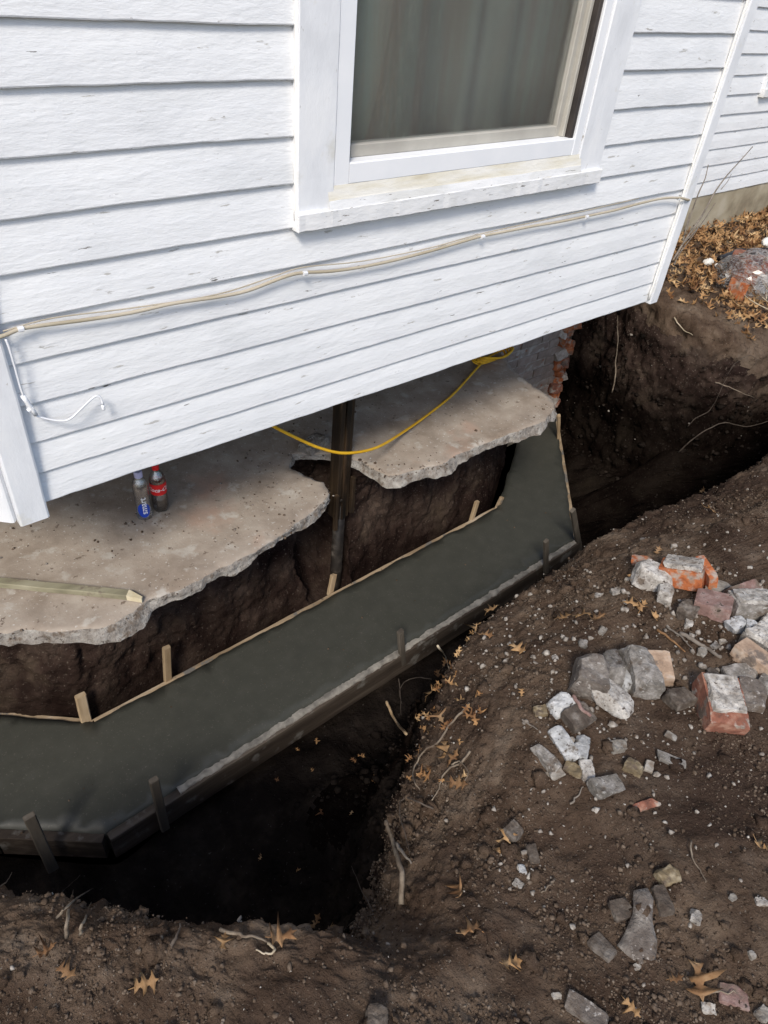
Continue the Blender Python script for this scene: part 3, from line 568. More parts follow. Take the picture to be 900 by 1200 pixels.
# windows
def window(f, x0, x1, z0, z1, seed):
    """x0..x1, z0..z1: outside of the casing; z0 is the underside of the sill"""
    c = (x0+x1)/2; w = thing('window', f(c, 0, z0), None, None); w.parent = house; w.matrix_parent_inverse = house.matrix_world.inverted()
    cw = .072
    def bd(name, s0, s1, za, zb, qa, qb, mat, n=24, jit=.0014, horiz=False):
        V = []; F = []; b = .003/S
        for i in range(n+1):
            t = i/n; a = n1(i*.8, seed+int(s0*90))*jit
            if horiz:
                s = s0+(s1-s0)*t; e = n1(i*1.3+9, seed)*jit
                P = [(s,qa,za),(s,qb-.003+a,za+e/S),(s,qb+a,za+b+e/S),(s,qb+a,zb-b),(s,qb-.003+a,zb),(s,qa,zb)]
            else:
                z = za+(zb-za)*t; P = [(s0,qa,z),(s0,qb-.003+a,z),(s0+b,qb+a,z),(s1-b,qb+a,z),(s1,qb-.003+a,z),(s1,qa,z)]
            V += [f(*p) for p in P]
        for i in range(n):
            for k in range(6): a0 = i*6+k; a1 = i*6+(k+1) % 6; F.append((a0, a1, a1+6, a0+6))
        F.append(tuple(range(5,-1,-1))); F.append(tuple(range(n*6, n*6+6))); return mesh(name, V, F, mat, w)
    bd('casing', x0, x0+cw, z0+.0292, z1, -.012, .024, M['trim']); bd('casing', x1-cw-.012, x1, z0+.0292, z1, -.012, .024, M['trim'])
    bd('casing', x0+cw+.001, x1-cw-.013, z1-.07, z1, -.012, .0225, M['trim'], horiz=True)
    s = bd('sill', x0-.002, x1+.002, z0, z0+.029, -.012, .038, M['sillp'], n=60, jit=.0019, horiz=True)
    # sloping stained sub-sill between stool and frame
    a0, a1 = x0+cw-.012, x1-cw-.004; n = 30; V = []; F = []
    for i in range(n+1):
        x = a0+(a1-a0)*i/n
        for q, z in ((.037, z0+.027),(.0355, z0+.030+n1(i*.6, 3)*.0008),(.0305, z0+.042+n1(i*.8, 4)*.001),(.029, z0+.044+n1(i*.7, 6)*.001),(.0205, z0+.0635)): V.append(f(x, q, z))
    for i in range(n):
        for k in range(4): F.append((i*5+k, i*5+k+1, i*5+k+6, i*5+k+5))
    mesh('sub_sill', V, F, [M['sillp'], M['subsill']], w, midx=[0,0,1,1]*n)
    fz0 = z0+.062; fx0, fx1 = x0+cw+.001, x1-cw-.013; t = .031; fz1 = z1-.071
    bd('frame_stile', fx0, fx0+t, fz0, fz1, -.05, .019, M['vinyl'], jit=.0004); bd('frame_stile', fx1-t*.8, fx1, fz0, fz1, -.05, .019, M['vinyl'], jit=.0004)
    bd('frame_rail', fx0+t+.0005, fx1-t*.8-.0005, fz0, fz0+.033, -.05, .018, M['vinyl'], horiz=True, jit=.0006)
    # dark track, recessed sash
    ix0, ix1, iz0 = fx0+t, fx1-t*.8, fz0+.033
    slab_q = -.045
    for (s0_, s1_, za, zb, qa, qb, m_) in ((ix1-.012, ix1-.0004, iz0, fz1, -.055, .010, 'track'), (ix0+.0004, ix0+.006, iz0, fz1, -.055, .005, 'track'),
            (ix1-.036, ix1-.013, iz0, fz1, -.07, -.028, 'beige'), (ix1-.022, ix1-.0125, iz0+.001, fz1, -.06, -.012, 'beige'), (ix0+.0065, ix0+.020, iz0, fz1, -.07, -.028, 'beige')):
        bd('track' if m_ == 'track' else 'sash_stile', s0_, s1_, za, zb, qa, qb, M[m_], jit=.0003)
    bd('sash_rail', ix0+.0205, ix1-.0365, iz0, iz0+.020, -.07, -.028, M['beige'], horiz=True, jit=.0004)
    g = f(ix0+.019, -.045, iz0+.018), f(ix1-.035, -.045, iz0+.018), f(ix1-.035, -.045, fz1), f(ix0+.019, -.045, fz1)
    g2 = [f(ix0+.019, -.049, iz0+.018), f(ix1-.035, -.049, iz0+.018), f(ix1-.035, -.049, fz1), f(ix0+.019, -.049, fz1)]
    mesh('pane', list(g)+g2, [(0,1,2,3),(7,6,5,4),(0,4,5,1),(1,5,6,2),(2,6,7,3),(3,7,4,0)], M['glass'], w)
    return ix0, ix1, iz0, fz1
def curtain(f, x0, x1, z0, z1, label, seed):
    n, m = 110, 8; V = []; F = []
    for i in range(n+1):
        s = x0+(x1-x0)*i/n; t = i/n
        fold = .014*math.sin(t*31+1.5*math.sin(t*9+seed))+.010*math.sin(t*17+2+seed)+.02*max(0, math.sin(t*13.5+seed))**6
        for j in range(m+1): V.append(f(s+.004*math.sin(j*.7+t*20)*.3, -.082+fold*(1+.15*math.sin(j*.9+i*.1)), z0+(z1-z0)*j/m))
    for i in range(n):
        for j in range(m): a = i*(m+1)+j; F.append((a, a+m+1, a+m+2, a+1))
    o = mesh('curtain', V, F, M['curtain'], None, smooth=True); recenter(o)
    md = o.modifiers.new('cloth', 'SOLIDIFY'); md.thickness = .002
    return tag(o, label, 'curtain')
a = window(FR, .672, 1.475, -.386, .82, 11)
curtain(FR, a[0]-.03, a[1]+.03, a[2]-.02, a[3]+.03, 'dim grey-green curtain hanging in folds behind the large window', 1)
a = window(MF, .757, 1.45, -.362, .80, 31)
curtain(MF, a[0]-.03, a[1]+.03, a[2]-.02, a[3]+.03, 'curtain behind the far window cut off by the right edge', 4)

# ---------------------------------------------------------------- old foundation wall under the house
fw = thing('foundation_wall', U(2.4,.56,-1.6), 'old tan parged foundation wall with a raw orange brick break under the house', 'wall')
def boxm(name, x0, x1, y0, y1, z0, z1, mat, parent):
    V = [U(x, y, z) for x in (x0,x1) for y in (y0,y1) for z in (z0,z1)]
    return mesh(name, V, [(0,1,3,2),(4,6,7,5),(0,4,5,1),(2,3,7,6),(0,2,6,4),(1,5,7,3)], mat, parent)
n_, m_ = 150, 14; V = []; F = []                     # parged face with uneven surface
for i in range(n_+1):
    for j in range(m_+1):
        x = 2.412+3.9*(i/n_)**1.4; z = -1.05+.338*j/m_; V.append(U(x, .503+.0035*n1(i*.4+j*2.1, 2), z))
for i in range(n_):
    for j in range(m_): a0 = i*(m_+1)+j; F.append((a0, a0+m_+1, a0+m_+2, a0+1))
o = mesh('parging', V, F, M['parge'], fw, smooth=True)
boxm('core', 2.43, 6.4, .508, .62, -1.6, -.716, M['mortar'], fw)
boxm('core', -3.0, 2.30, .5035, .62, -1.62, -.80, M['mortar'], fw)
bl, bh = .118, .0365
rg = np.random.default_rng(5); bcount = 0
for r_ in range(16):
    z = -1.56+r_*bh; x = 1.62-(r_ % 2)*bl/2
    while x < 2.33:
        if 2.285 > x > 2.20: pass
        xe = min(x+bl-.006, 2.325+.02*rg.uniform(-1, 1)); last = False
        if xe-x > .02:
            seg = 4; V = []; F = []; pr = rg.uniform(-.004, .004)-(.022 if last and rg.random() < .6 else 0)
            dz = rg.uniform(-.0012, .0012)
            for i in range(seg+1):
                xx = x+(xe-x)*i/seg
                for yy, zz in ((.512,z),(.501+pr,z+.001),(.4995+pr+.003*n1(i*1.1+x*30, r_),z+.004),(.4995+pr+.003*n1(i*1.3+x*20, r_+9),z+bh-.009),(.501+pr,z+bh-.006),(.512,z+bh-.006)): V.append(U(xx+(.004*n1(zz*200, r_) if i in (0, seg) else 0), yy, zz+dz))
            for i in range(seg):
                for k in range(6): a0 = i*6+k; a1 = i*6+(k+1) % 6; F.append((a0, a1, a1+6, a0+6))
            F.append(tuple(range(5,-1,-1))); F.append(tuple(range(seg*6, seg*6+6)))
            b = mesh('brick', V, F, M['orange'] if last else M['oldbrick'], fw)
            if last: b['label'] = 'broken raw orange brick'
        x += bl
for k in range(34):                                  # raw broken end
    z = -1.52+.66*(k/34)+rg.uniform(-.01, .01); V, F = chunk_geo(rg.uniform(.07, .14), rg.uniform(.06, .10), rg.uniform(.05, .085), 800+k, 6, .4, .14)
    r_ = Euler((rg.normal()*.25, rg.normal()*.25, rg.uniform(0, 3))).to_matrix(); p = U(2.312+.020*rg.normal()-.05*max(0, -z-1.25)*0, .500+.006*rg.normal(), z)
    mm = ('orange','orange','redbrick','orange','mortar')[k % 5]; b = mesh('brick_fragment', [r_@Vector(v)+p for v in V], F, M[mm], fw)
    if mm == 'orange': b['label'] = 'broken raw orange brick'
# ---------------------------------------------------------------- crawl-space slab
ZS = -1.08
sl = [pz(*p, ZS)[:2] for p in ((-150,760),(-60,745),(0,741),(60,739),(110,737),(135,733),(150,722),(172,704),(210,690),(270,661),(330,626),(372,594),(386,578),(380,565),(357,555),(341,547),(341,530),(362,533),(395,531),(424,541),(440,551),(455,557),(478,553),(520,543),(560,522),(600,507),(638,492),(651,478),(647,467),(626,453),(603,434),(592,420))]
sl = [np.array(p)*S for p in sl]+[np.array(p)*S for p in ((1.86,.494),(-.6,.494))]
slab = plate('concrete_slab', sl, (ZS+Z0)*S, .056, [M['slab'], M['slabedge']], None, step=.012, grid=.028, jit=.013, bump=.010, undercut=-.026, rings=6, seed=4, soft=.006)
recenter(slab); tag(slab, 'dusty old concrete slab with a broken edge beneath the raised house', 'concrete slab')
SB = (ZS+Z0)*S
# rim piece beside the post
V, F = chunk_geo(.15, .09, .05, 41, cuts=6, box=.5, rough=.06); p = U(*pz(368,521,ZS+.008)); rz = Matrix.Rotation(math.radians(15), 3, 'Z')
o = mesh('concrete_chunk', [Vector(rz@Vector(v))+p for v in V], F, M['slabedge'], None); recenter(o)
tag(o, 'rounded grey concrete lump at the slab edge left of the blackened post', 'rubble')

# ---------------------------------------------------------------- new footing and its formwork
ZF = -1.542
inn = [(-.55,.83),(.03,.301),(.199,.150),(1.665,.174),(2.35,.62)]
out = [(2.60,.72),(1.763,-.095),(.115,-.125),(-.058,.017),(-.62,.50)]
ftop = (ZF+Z0)*S
foot = plate('concrete_footing', [np.array(p)*S for p in inn+out], ftop+.005, .13, [M['wet'], M['wet']], None, step=.016, grid=.05, jit=.0065, bump=.004, undercut=.0, rings=2, seed=9, soft=.002)
recenter(foot); tag(foot, 'freshly poured smooth dark grey concrete footing in the trench', 'footing')
def offset(p, q, d):
    v = np.array(q)-np.array(p); v /= np.linalg.norm(v); return np.array([v[1], -v[0]])*d      # right-hand side of p->q
def form(p, q, side, w, h, mat, label, z=ftop, jit=.0025, seed=0, ext=(0,0)):
    p = np.array(p, float); q = np.array(q, float); o = offset(p, q, side*(w/2/S)); d = (q-p)/np.linalg.norm(q-p)
    a = (p+o-d*ext[0])*S; b = (q+o+d*ext[1])*S; zc = z-h/2-.0015*seed
    V, F = beam_geo((a[0],a[1],zc), (b[0],b[1],zc), w, h, seg=max(4, int(np.linalg.norm(b-a)/.06)), jit=jit, seed=seed)
    o = mesh('form_board', V, F, mat); me = o.data
    return tag(recenter(o), label, 'form board', 'formwork boards round the footing')
o = form(out[2], out[1], 1, .038, .15, [M['formwood']], 'long muddy form board along the trench side of the footing', seed=1, ext=(0,.015))
form(out[3], out[2], 1, .038, .13, [M['formwood']], 'short form board closing the left front corner of the footing', seed=2, ext=(.0,-.004))
form(out[4], (-.062,.0205), 1, .038, .13, [M['formwood']], 'form board running off the left edge of the picture', seed=3)
form((1.776,-.083), (2.56,.68), 1, .024, .12, [M['tanboard']], 'thin tan form board beside the dark right-hand cliff', seed=4)
form(inn[2], inn[3], -1, .03, .11, [M['tanboard']], 'long tan form board against the cut bank under the slab', seed=5, ext=(-.004,-.004))
form((-.4,.695), (.196,.153), -1, .026, .11, [M['tanboard']], 'tan form board on the left beneath the slab edge', seed=6, ext=(0,-.002))
# dried cement crust on the long board top
geo = []
P = np.array(out[2]); Q = np.array(out[1]); dd = (Q-P)/np.linalg.norm(Q-P); oo = np.array([dd[1], -dd[0]])
n = 260; V = []; F = []
for i in range(n+1):
    t = .10+.9*i/n; c = (P+(Q-P)*t)*S; w0 = .000+.008*n1(i*.35, 3)+.007*n1(i*1.3, 4); w1 = .027+.008*n1(i*.3, 6)+.005*n1(i*1.2, 7)
    for k, ww in enumerate((w0, (w0+w1)/2, w1)): V.append(Vector((c[0]+oo[0]*ww, c[1]+oo[1]*ww, ftop+(.0075 if k == 1 else .0062)+.0012*n1(i*.7+k*3, 5))))
    V.append(Vector((c[0]+oo[0]*(w1+.001), c[1]+oo[1]*(w1+.001), ftop-.004)))
for i in range(n):
    for k in range(3): F.append((i*4+k, i*4+k+1, i*4+k+5, i*4+k+4))
mesh('cement_crust', V, F, M['smear'], foot, smooth=True)
# stakes
def stake(xy, zt, zb, lean, w, th, yaw, mat, label, pointed=False, seed=0):
    t = thing('stake', Vector((xy[0]*S, xy[1]*S, zb)), label, 'stake', 'wooden stakes holding the formwork')
    a = Vector((xy[0]*S, xy[1]*S, zb)); b = Vector((xy[0]*S+lean[0], xy[1]*S+lean[1], zt)); up = Vector((math.cos(yaw), math.sin(yaw), 0))
    beam('shaft', a, b, w, th, mat, t, up=up, seg=6, jit=.0012, seed=seed, bev=.004)
    d = (b-a).normalized(); beam('end_grain', b-d*.001, b+d*.003, w*.93, th*.93, M['tanwood'] if mat is not M['greywood'] else M['greywood'], t, up=up)
    return t
def stk(pxt, pxb, off, w, mat, label, deep=.09, th=.022, yaw=0, seed=0):
    """top and foot of the visible shaft, foot standing at the footing surface line"""
    b = pz(*pxb, ZF); bx, by = b[0]+off[0], b[1]+off[1]
    tp = py_(*pxt, by); top = U(*tp)
    stake((bx, by), top.z, ftop-deep, (top.x-bx*S, 0), w, th, math.radians(yaw)+math.pi/2, mat, label, seed=seed)
stk((94,815),(102,848),(0,.012),.045,M['tanwood'],'tan stake at the left inner corner of the footing',seed=1)
stk((195,759),(200,803),(0,.024),.036,M['tanwood'],'tall tan stake under the slab tip with the plank',seed=2)
stk((391,674),(389,696),(0,.016),.035,M['tanwood'],'tan stake at the foot of the blackened post',seed=3)
stk((559,588),(555,610),(0,.014),.032,M['tanwood'],'small tan stake near the right end of the cut bank',seed=4)
stk((588,583),(584,596),(.0,.016),.03,M['tanboard'],'muddy stub of a stake at the right inner corner',seed=5)
stk((655,487),(651,512),(.016,-.016),.03,M['tanwood'],'thin leaning stake at the slab corner by the orange bricks',seed=6, yaw=45)
stk((34,957),(50,992),(0,-.03),.04,M['greywood'],'leaning grey stake on the lower left form board',seed=7)
stk((180,914),(183,945),(0,-.032),.035,M['greywood'],'dark upright stake on the left part of the trench side board',seed=8)
stk((469,740),(466,756),(0,-.03),.035,M['greywood'],'grey stake standing at the middle of the trench side board',seed=9)
stk((640,634),(635,655),(0,-.032),.032,M['greywood'],'slanting grey stake near the right end of the trench side board',seed=10)
stk((671,598),(676,634),(.03,-.005),.036,M['greywood'],'cement-splashed grey stake at the outer right corner of the footing',seed=11)

# ---------------------------------------------------------------- shoring post
px0 = .165
pt = thing('support_post', U(.955,.19,-1.62), 'blackened timber and steel post carrying the house through the notch in the slab', 'post')
def up_at(x, y, z0, z1, w, th, mat, name, seed, lean=0.):
    return beam(name, U(x, y, z0), U(x+lean, y, z1), w, th, mat, pt, up=Vector((0,1,0)), seg=14, jit=.0016, seed=seed)
up_at(.951,.205,-1.27,-.735,.025,.07,M['oiledlight'],'plank',1); up_at(.9655,.202,-1.27,-.735,.026,.078,M['oiledwood'],'plank',2); up_at(.980,.206,-1.27,-.735,.025,.07,M['oiledlight'],'plank',3)
up_at(.934,.175,-1.29,-1.17,.02,.022,M['oiledlight'],'cleat',4); up_at(.988,.175,-1.25,-1.13,.022,.022,M['oiledlight'],'cleat',5)
V, F = lathe_geo([(.030,0),(.030,.28),(.032,.285),(.032,.33),(.030,.335),(.030,.75)], 18, U(.966,.2,-1.64)); mesh('pipe', V, F, M['steel'], pt, smooth=True)
beam('base_plate', U(.966,.2,-1.65), U(.966,.2,-1.638), .16, .16, M['steel'], pt, up=Vector((0,1,0)))
for (x, z) in ((.948,-1.19),(.948,-.86),(.962,-1.05)):
    V, F = lathe_geo([(.008,0),(.007,.004)], 8); o = mesh('bolt', [U(x,.173,z)+Vector((v.x, -v.z, v.y)) for v in V], F, M['steel'], pt)

# ---------------------------------------------------------------- yellow cord
cp = []
for p in ((296,482,.15),(318,498,.13),(345,512,.115),(375,525,.105),(405,531,.10),(440,525,.115)): cp.append(U(*py_(*p)))
for p, dz in (((470,508),.03),((500,487),.012),((530,463),.008),((553,438),.008),((568,422),.008),((580,414),.008),((597,407),.02)): cp.append(U(*pz(*p, ZS+dz)))
g = [tube_geo(cp, .0068, 8, 8)]
for k in range(4):
    c = pz(577, 420-k*.6, ZS+.01+k*.007); L = []
    for q in range(13):
        a = q/12*2*math.pi*1.02+k; L.append(U(c[0]+.075*math.cos(a)+.012*k, c[1]+.03*math.sin(a)+.015, c[2]+.004*math.sin(3*a+k)))
    g.append(tube_geo(L, .0068, 8, 4))
V, F = merge(g); o = mesh('extension_cord', V, F, M['yellow'], None, smooth=True); recenter(o)
tag(o, 'yellow extension cord sagging past the post and coiled on the slab', 'cord')

# ---------------------------------------------------------------- bottles on the slab
def wrap_text(txt, size, c, r, z, az, mat, parent, vertical=False, shear=0., name='lettering'):
    cu = bpy.data.curves.new('lettering', 'FONT'); cu.body = txt; cu.size = size; cu.align_x = 'CENTER'; cu.align_y = 'CENTER'; cu.shear = shear; cu.resolution_u = 3; cu.offset = size*.012
    to = bpy.data.objects.new('lettering', cu); COL.objects.link(to); bpy.context.view_layer.update()
    me = bpy.data.meshes.new_from_object(to.evaluated_get(bpy.context.evaluated_depsgraph_get()))
    bpy.data.objects.remove(to); V = []
    for v in me.vertices:
        x, y = (v.co.x, v.co.y) if not vertical else (-v.co.y, v.co.x)
        a = az+x/r; V.append(Vector((c[0]+r*math.cos(a), c[1]+r*math.sin(a), c[2]+z+y)))
    F = [tuple(p.vertices) for p in me.polygons]; bpy.data.meshes.remove(me)
    return mesh(name, V, F, mat, parent)
def band_geo(c, r, z0, z1, n=32, a0=0, a1=2*math.pi):
    V = []; F = []
    for i in range(n+1):
        a = a0+(a1-a0)*i/n
        for z in (z0, z1): V.append(Vector((c[0]+r*math.cos(a), c[1]+r*math.sin(a), c[2]+z)))
    for i in range(n): F.append((i*2, i*2+2, i*2+3, i*2+1))
    return V, F
def facing(c): return math.atan2(CAMP.y-c.y, CAMP.x-c.x)
c = U(*pz(189,596,ZS+.002)); t = thing('soda_bottle', c, 'half-full cola bottle with red cap and red label on the slab', 'bottle'); az = facing(c)
pet = lambda a, z: 1+(.07*math.cos(5*a) if z < .02 else 0)
V, F = lathe_geo([(.020,0),(.029,.004),(.0325,.02),(.0325,.085),(.0300,.10),(.0300,.135),(.033,.145),(.0325,.160),(.027,.178),(.018,.193),(.0125,.203),(.0125,.215)], 30, c, pet); mesh('body', V, F, M['pet'], t, smooth=True)
V, F = lathe_geo([(.018,.003),(.027,.006),(.0308,.02),(.0308,.098),(.001,.0985)], 30, c, pet); mesh('cola', V, F, M['cola'], t, smooth=True)
V, F = band_geo(c, .0335, .094, .147); mesh('label_band', V, F, M['red'], t, smooth=True)
wrap_text('Coca-Cola', .026, c, .0341, .1205, az+.15, M['white'], t, shear=.35)
V, F = lathe_geo([(.0145,.206),(.0145,.226),(.013,.228)], 24, c); mesh('cap', V, F, M['red'], t)
c = U(*pz(170,605,ZS+.002)); t = thing('water_bottle', c, 'clear water bottle with lilac cap and blue oval print on the slab', 'bottle'); az = facing(c)
V, F = lathe_geo([(.026,0),(.031,.005),(.0315,.02),(.0305,.05),(.0305,.12),(.0315,.15),(.030,.172),(.022,.190),(.0135,.203),(.0135,.216)], 30, c); mesh('body', V, F, M['pet'], t, smooth=True)
V = []; F = []; n = 28
V.append(Vector((c.x+.0325*math.cos(az), c.y+.0325*math.sin(az), c.z+.055)))
for rr in (.5, 1):
    for i in range(n):
        a = 2*math.pi*i/n; x = .026*rr*math.cos(a); a2 = az+x/.0325; V.append(Vector((c.x+.0325*math.cos(a2), c.y+.0325*math.sin(a2), c.z+.055+.036*rr*math.sin(a))))
for i in range(n): F.append((0, 1+i, 1+(i+1) % n)); F.append((1+i, 1+n+i, 1+n+(i+1) % n, 1+(i+1) % n))
mesh('label_oval', V, F, M['blue'], t, smooth=True)
wrap_text('smart', .036, c, .0332, .078, az+.05, M['white'], t, vertical=True)
V, F = lathe_geo([(.0165,.205),(.0165,.229),(.015,.232)], 24, c); mesh('cap', V, F, M['lilac'], t)

# ---------------------------------------------------------------- plank on the slab
a = U(*pz(-70,676,ZS+.010)); b = U(*pz(150,697,ZS+.010)); e = U(*pz(168,700,ZS+.009))
t = thing('plank', a, 'greenish wooden stake with a pale cut point lying on the slab edge', 'plank')
beam('shaft', a, b, .034, .024, M['greenwood'], t, seg=16, jit=.0015, seed=3)
d = (b-a).normalized(); sd_ = d.cross(Vector((0,0,1))).normalized(); u_ = Vector((0,0,1))
q = [b+sd_*s_*.0165+u_*h_*.0115 for s_, h_ in ((-1,-1),(1,-1),(1,1),(-1,1))]; e2 = [e+sd_*(s_*.006+.012)+u_*h_*.010 for s_, h_ in ((-1,-1),(1,-1),(1,1),(-1,1))]
mesh('point', q+e2, [(0,3,2,1),(4,5,6,7)]+[(i,(i+1)%4,(i+1)%4+4,i+4) for i in range(4)], M['cutwood'], t)

# ---------------------------------------------------------------- cables on the wall
def wl(px, py, q=.02): p = py_(px, py, -.001); return FR(p[0], q, p[2])
t = thing('wall_cable', wl(400,312), 'beige cable stapled across the clapboards below the window', 'cable')
pts = [(-30,397,.03),(0,388,.03),(22,381,.024),(60,376,.022),(100,371,.022),(150,363,.023),(200,352,.024),(250,345,.024),(285,338,.023),(315,327,.022),(335,320,.022),(352,317,.021),(385,315,.024),(420,310,.024),(455,303,.024),(500,292,.022),(535,282,.021),(560,275,.021),(590,269,.022),(622,263,.021),(652,258,.022),(682,252,.021),(715,245,.022),(745,237,.022),(772,231,.023),(790,230,.029),(800,232,.034)]
tube('cable', [wl(*p) for p in pts]+[U(1.942,.004,-.478), U(1.99,.05,-.482)], .0052, M['cablem'], t, seg=8, sub=4)
tube('cable', [wl(x, y-4-2*math.sin(x*.02), q-.006) for x, y, q in pts[1:-3:2]], .0018, M['cablem'], t, seg=6, sub=5)
for x, y in ((20,381),(352,317),(560,275),(682,252),(790,231)):
    p = wl(x, y, .027); beam('clip', p-Vector((.007,0,0)), p+Vector((.007,0,0)), .014, .012, M['whitewire'], t)
wp = [(2,392,.03),(6,402,.031),(13,425,.031),(20,450,.031),(26,466,.031),(31,476,.024),(40,483,.024),(52,486,.028),(66,487,.034),(76,484,.038),(88,474,.036),(100,464,.032),(108,459,.03),(113,461,.032),(115,468,.034)]
t = thing('loose_wire', wl(60,480), 'white painted loose wire curling off the left corner board', 'wire')
tube('wire', [wl(*p) for p in wp], .0031, M['whitewire'], t, seg=7, sub=4)
p = wl(31,474,.028); beam('clip', p-Vector((.006,0,.004)), p+Vector((.008,0,.004)), .012, .010, M['vinyl'], t)
p = wl(22,458,.03); q = wl(38,481,.028); V, F = tube_geo([p, (p+q)/2, q], .0062, 8, 2); mesh('splice', V, F, M['vinyl'], t, smooth=True)
p = wl(115,469,.034); q = wl(116,474,.034); V, F = tube_geo([p, (p+q)/2, q], .005, 8, 2); mesh('wire_nut', V, F, M['vinyl'], t, smooth=True)

# ---------------------------------------------------------------- rubble
def on_ground(px, py): p, n = hit(px, py); return p, soft_normal(p)
def img_dir(px, py, deg):
    """horizontal world direction that runs at this angle across the picture near the point"""
    p = np.array(pz(px, py, -.98)); a = math.radians(deg); q = np.array(pz(px+6*math.cos(a), py-6*math.sin(a), -.98)); d = q-p
    return math.atan2(d[1], d[0])
def place(V, px, py, deg, tilt=(0,0), sink=.25, h=.05):
    p, n = on_ground(px, py); q = Vector((0,0,1)).rotation_difference(n.lerp(Vector((0,0,1)), .45)).to_matrix()
    R_ = q@Matrix.Rotation(img_dir(px, py, deg), 3, 'Z')@Euler((math.radians(tilt[0]), math.radians(tilt[1]), 0)).to_matrix()
    return [R_@Vector(v)+p+Vector((0,0,1))*(h*(.5-sink)) for v in V]
def lump(name, px, py, l, w_, h, deg, mat, label, cat='rubble', seed=0, cuts=5, box=.42, rough=.05, tilt=(0,0), sink=.25, sub=3, group='broken masonry lying on the spoil heap'):
    l, w_ = l*.9, w_*.9; sink += .08; V, F = chunk_geo(l, w_, h, seed+100, cuts+1, box, rough*1.7, sub)
    o = mesh(name, place(V, px, py, deg, tilt, sink, h), F, M[mat]); recenter(o); return tag(o, label, cat, group)
def brick_piece(px, py, l, w_, h, deg, mat, label, seed, tilt=(0,0), crust=None, sink=.2, chip=4):
    """brick: crisp faces with knocked-off corners; crust = a cake of mortar left on the upper face"""
    p, n = on_ground(px, py)
    l, w_ = l*.95, w_*.95; sink += .06; V, F = chunk_geo(l, w_, h, seed+300, chip, .2, .035, 4)
    o = mesh('brick', place(V, px, py, deg, tilt, sink, h), F, M[mat]); recenter(o); tag(o, label, 'brick', 'broken bricks lying on the spoil heap')
    if crust:
        m, fx, ox = crust; T, Fc = chunk_geo(l*fx, w_*.95, .024, seed+7, 3, .3, .16)
        T = T+np.array([ox*l, 0, h*.5+.004])
        mesh('mortar', place(T, px, py, deg, tilt, sink, h), Fc, M[m], o)
    return o
# big cluster, left
lump('concrete_chunk', 687,803, .15,.115,.13, 75, 'brownchunk', 'big brownish grey angular lump heading the middle rubble cluster', seed=1, cuts=7, box=.4, tilt=(8,-8), sink=.1)
lump('concrete_chunk', 712,790, .13,.07,.10, 105, 'greychunk', 'upright grey lump wedged between the big brown lump and the mossy block', seed=2, cuts=5, tilt=(0,12), sink=.1)
lump('concrete_chunk', 714,823, .16,.10,.06, -32, 'palechunk', 'pointed pale slab leaning on the big brown lump', seed=23, cuts=7, tilt=(-10,12), sink=.0)
lump('concrete_chunk', 731,800, .09,.045,.05, -62, 'bluegrey', 'narrow slate grey wedge between pale slab and mossy block', seed=4, cuts=4, tilt=(0,5), sink=.1)
lump('concrete_chunk', 746,795, .20,.105,.10, -68, 'greychunk', 'long dirt-flecked block with a pinkish lower end in the middle cluster', seed=5, cuts=5, box=.3, tilt=(0,6), sink=.1)
brick_piece(769,788, .11,.085,.07, -75, 'peach', 'pale peach half brick behind the middle cluster', 6, tilt=(6,6), sink=.25)
lump('concrete_chunk', 658,829, .085,.07,.05, 20, 'bluegrey', 'blue grey lump at the left foot of the big brown lump', seed=7, cuts=6)
brick_piece(676,846, .085,.07,.055, 25, 'soilstone', 'dark brown brick bit below the big brown lump', 8, tilt=(8,0))
lump('concrete_shard', 660,874, .12,.058,.032, -60, 'bluegrey', 'long whitish shard, larger of the pair below the cluster', seed=9, cuts=6, tilt=(12,0), sink=.1)
lump('concrete_shard', 681,878, .095,.05,.03, 75, 'bluegrey', 'short whitish shard, right of the pair below the cluster', seed=10, cuts=6, tilt=(-10,0), sink=.1)
lump('concrete_shard', 687,904, .075,.045,.022, -75, 'palechunk', 'small pale triangular shard pointing down at the flat grey stone', seed=11, cuts=7, sink=.1)
lump('concrete_shard', 638,889, .11,.042,.03, -48, 'greychunk', 'thin grey shard lying furthest left of the rubble', seed=12, cuts=5, sink=.2)
lump('stone', 709,923, .10,.065,.035, 15, 'greychunk', 'flat grey stone below the shards', 'stone', seed=13, cuts=6, sink=.25)
lump('pebble', 724,876, .06,.04,.03, 5, 'palestone', 'oval cream pebble right of the whitish shards', 'stone', seed=14, cuts=6, box=.5, rough=.08)
lump('pebble', 742,902, .058,.05,.035, -30, 'yellowstone', 'ochre brown pebble beside a white chip', 'stone', seed=15, cuts=5, box=.5, rough=.09)
lump('pebble', 671,902, .062,.04,.02, -25, 'yellowstone', 'flat yellowish stone tucked under the small triangular shard', 'stone', seed=16, cuts=5, box=.5, rough=.09)
lump('pebble', 652,908, .05,.03,.02, 15, 'palestone', 'white chip under the furthest left shard', 'stone', seed=17, cuts=4)
lump('pebble', 760,900, .045,.028,.02, 80, 'palestone', 'white pointed chip right of the ochre pebble', 'stone', seed=18, cuts=4)
lump('pebble', 786,891, .095,.035,.016, -20, 'greychunk', 'flat grey sliver below the big mortar-topped brick', 'stone', seed=19, cuts=4, sink=.35)
lump('pebble', 786,863, .045,.025,.012, -30, 'palestone', 'white flake left of the big mortar-topped brick', 'stone', seed=20, cuts=4)
lump('pebble', 633,836, .05,.045,.035, 0, 'yellowstone', 'brown pebble left of the blue grey lump', 'stone', seed=21, cuts=5, box=.5, rough=.09)
lump('stone', 795,822, .10,.08,.05, 20, 'soilstone', 'dark soil-caked stone left of the big mortar-topped brick', 'stone', seed=22, cuts=4)
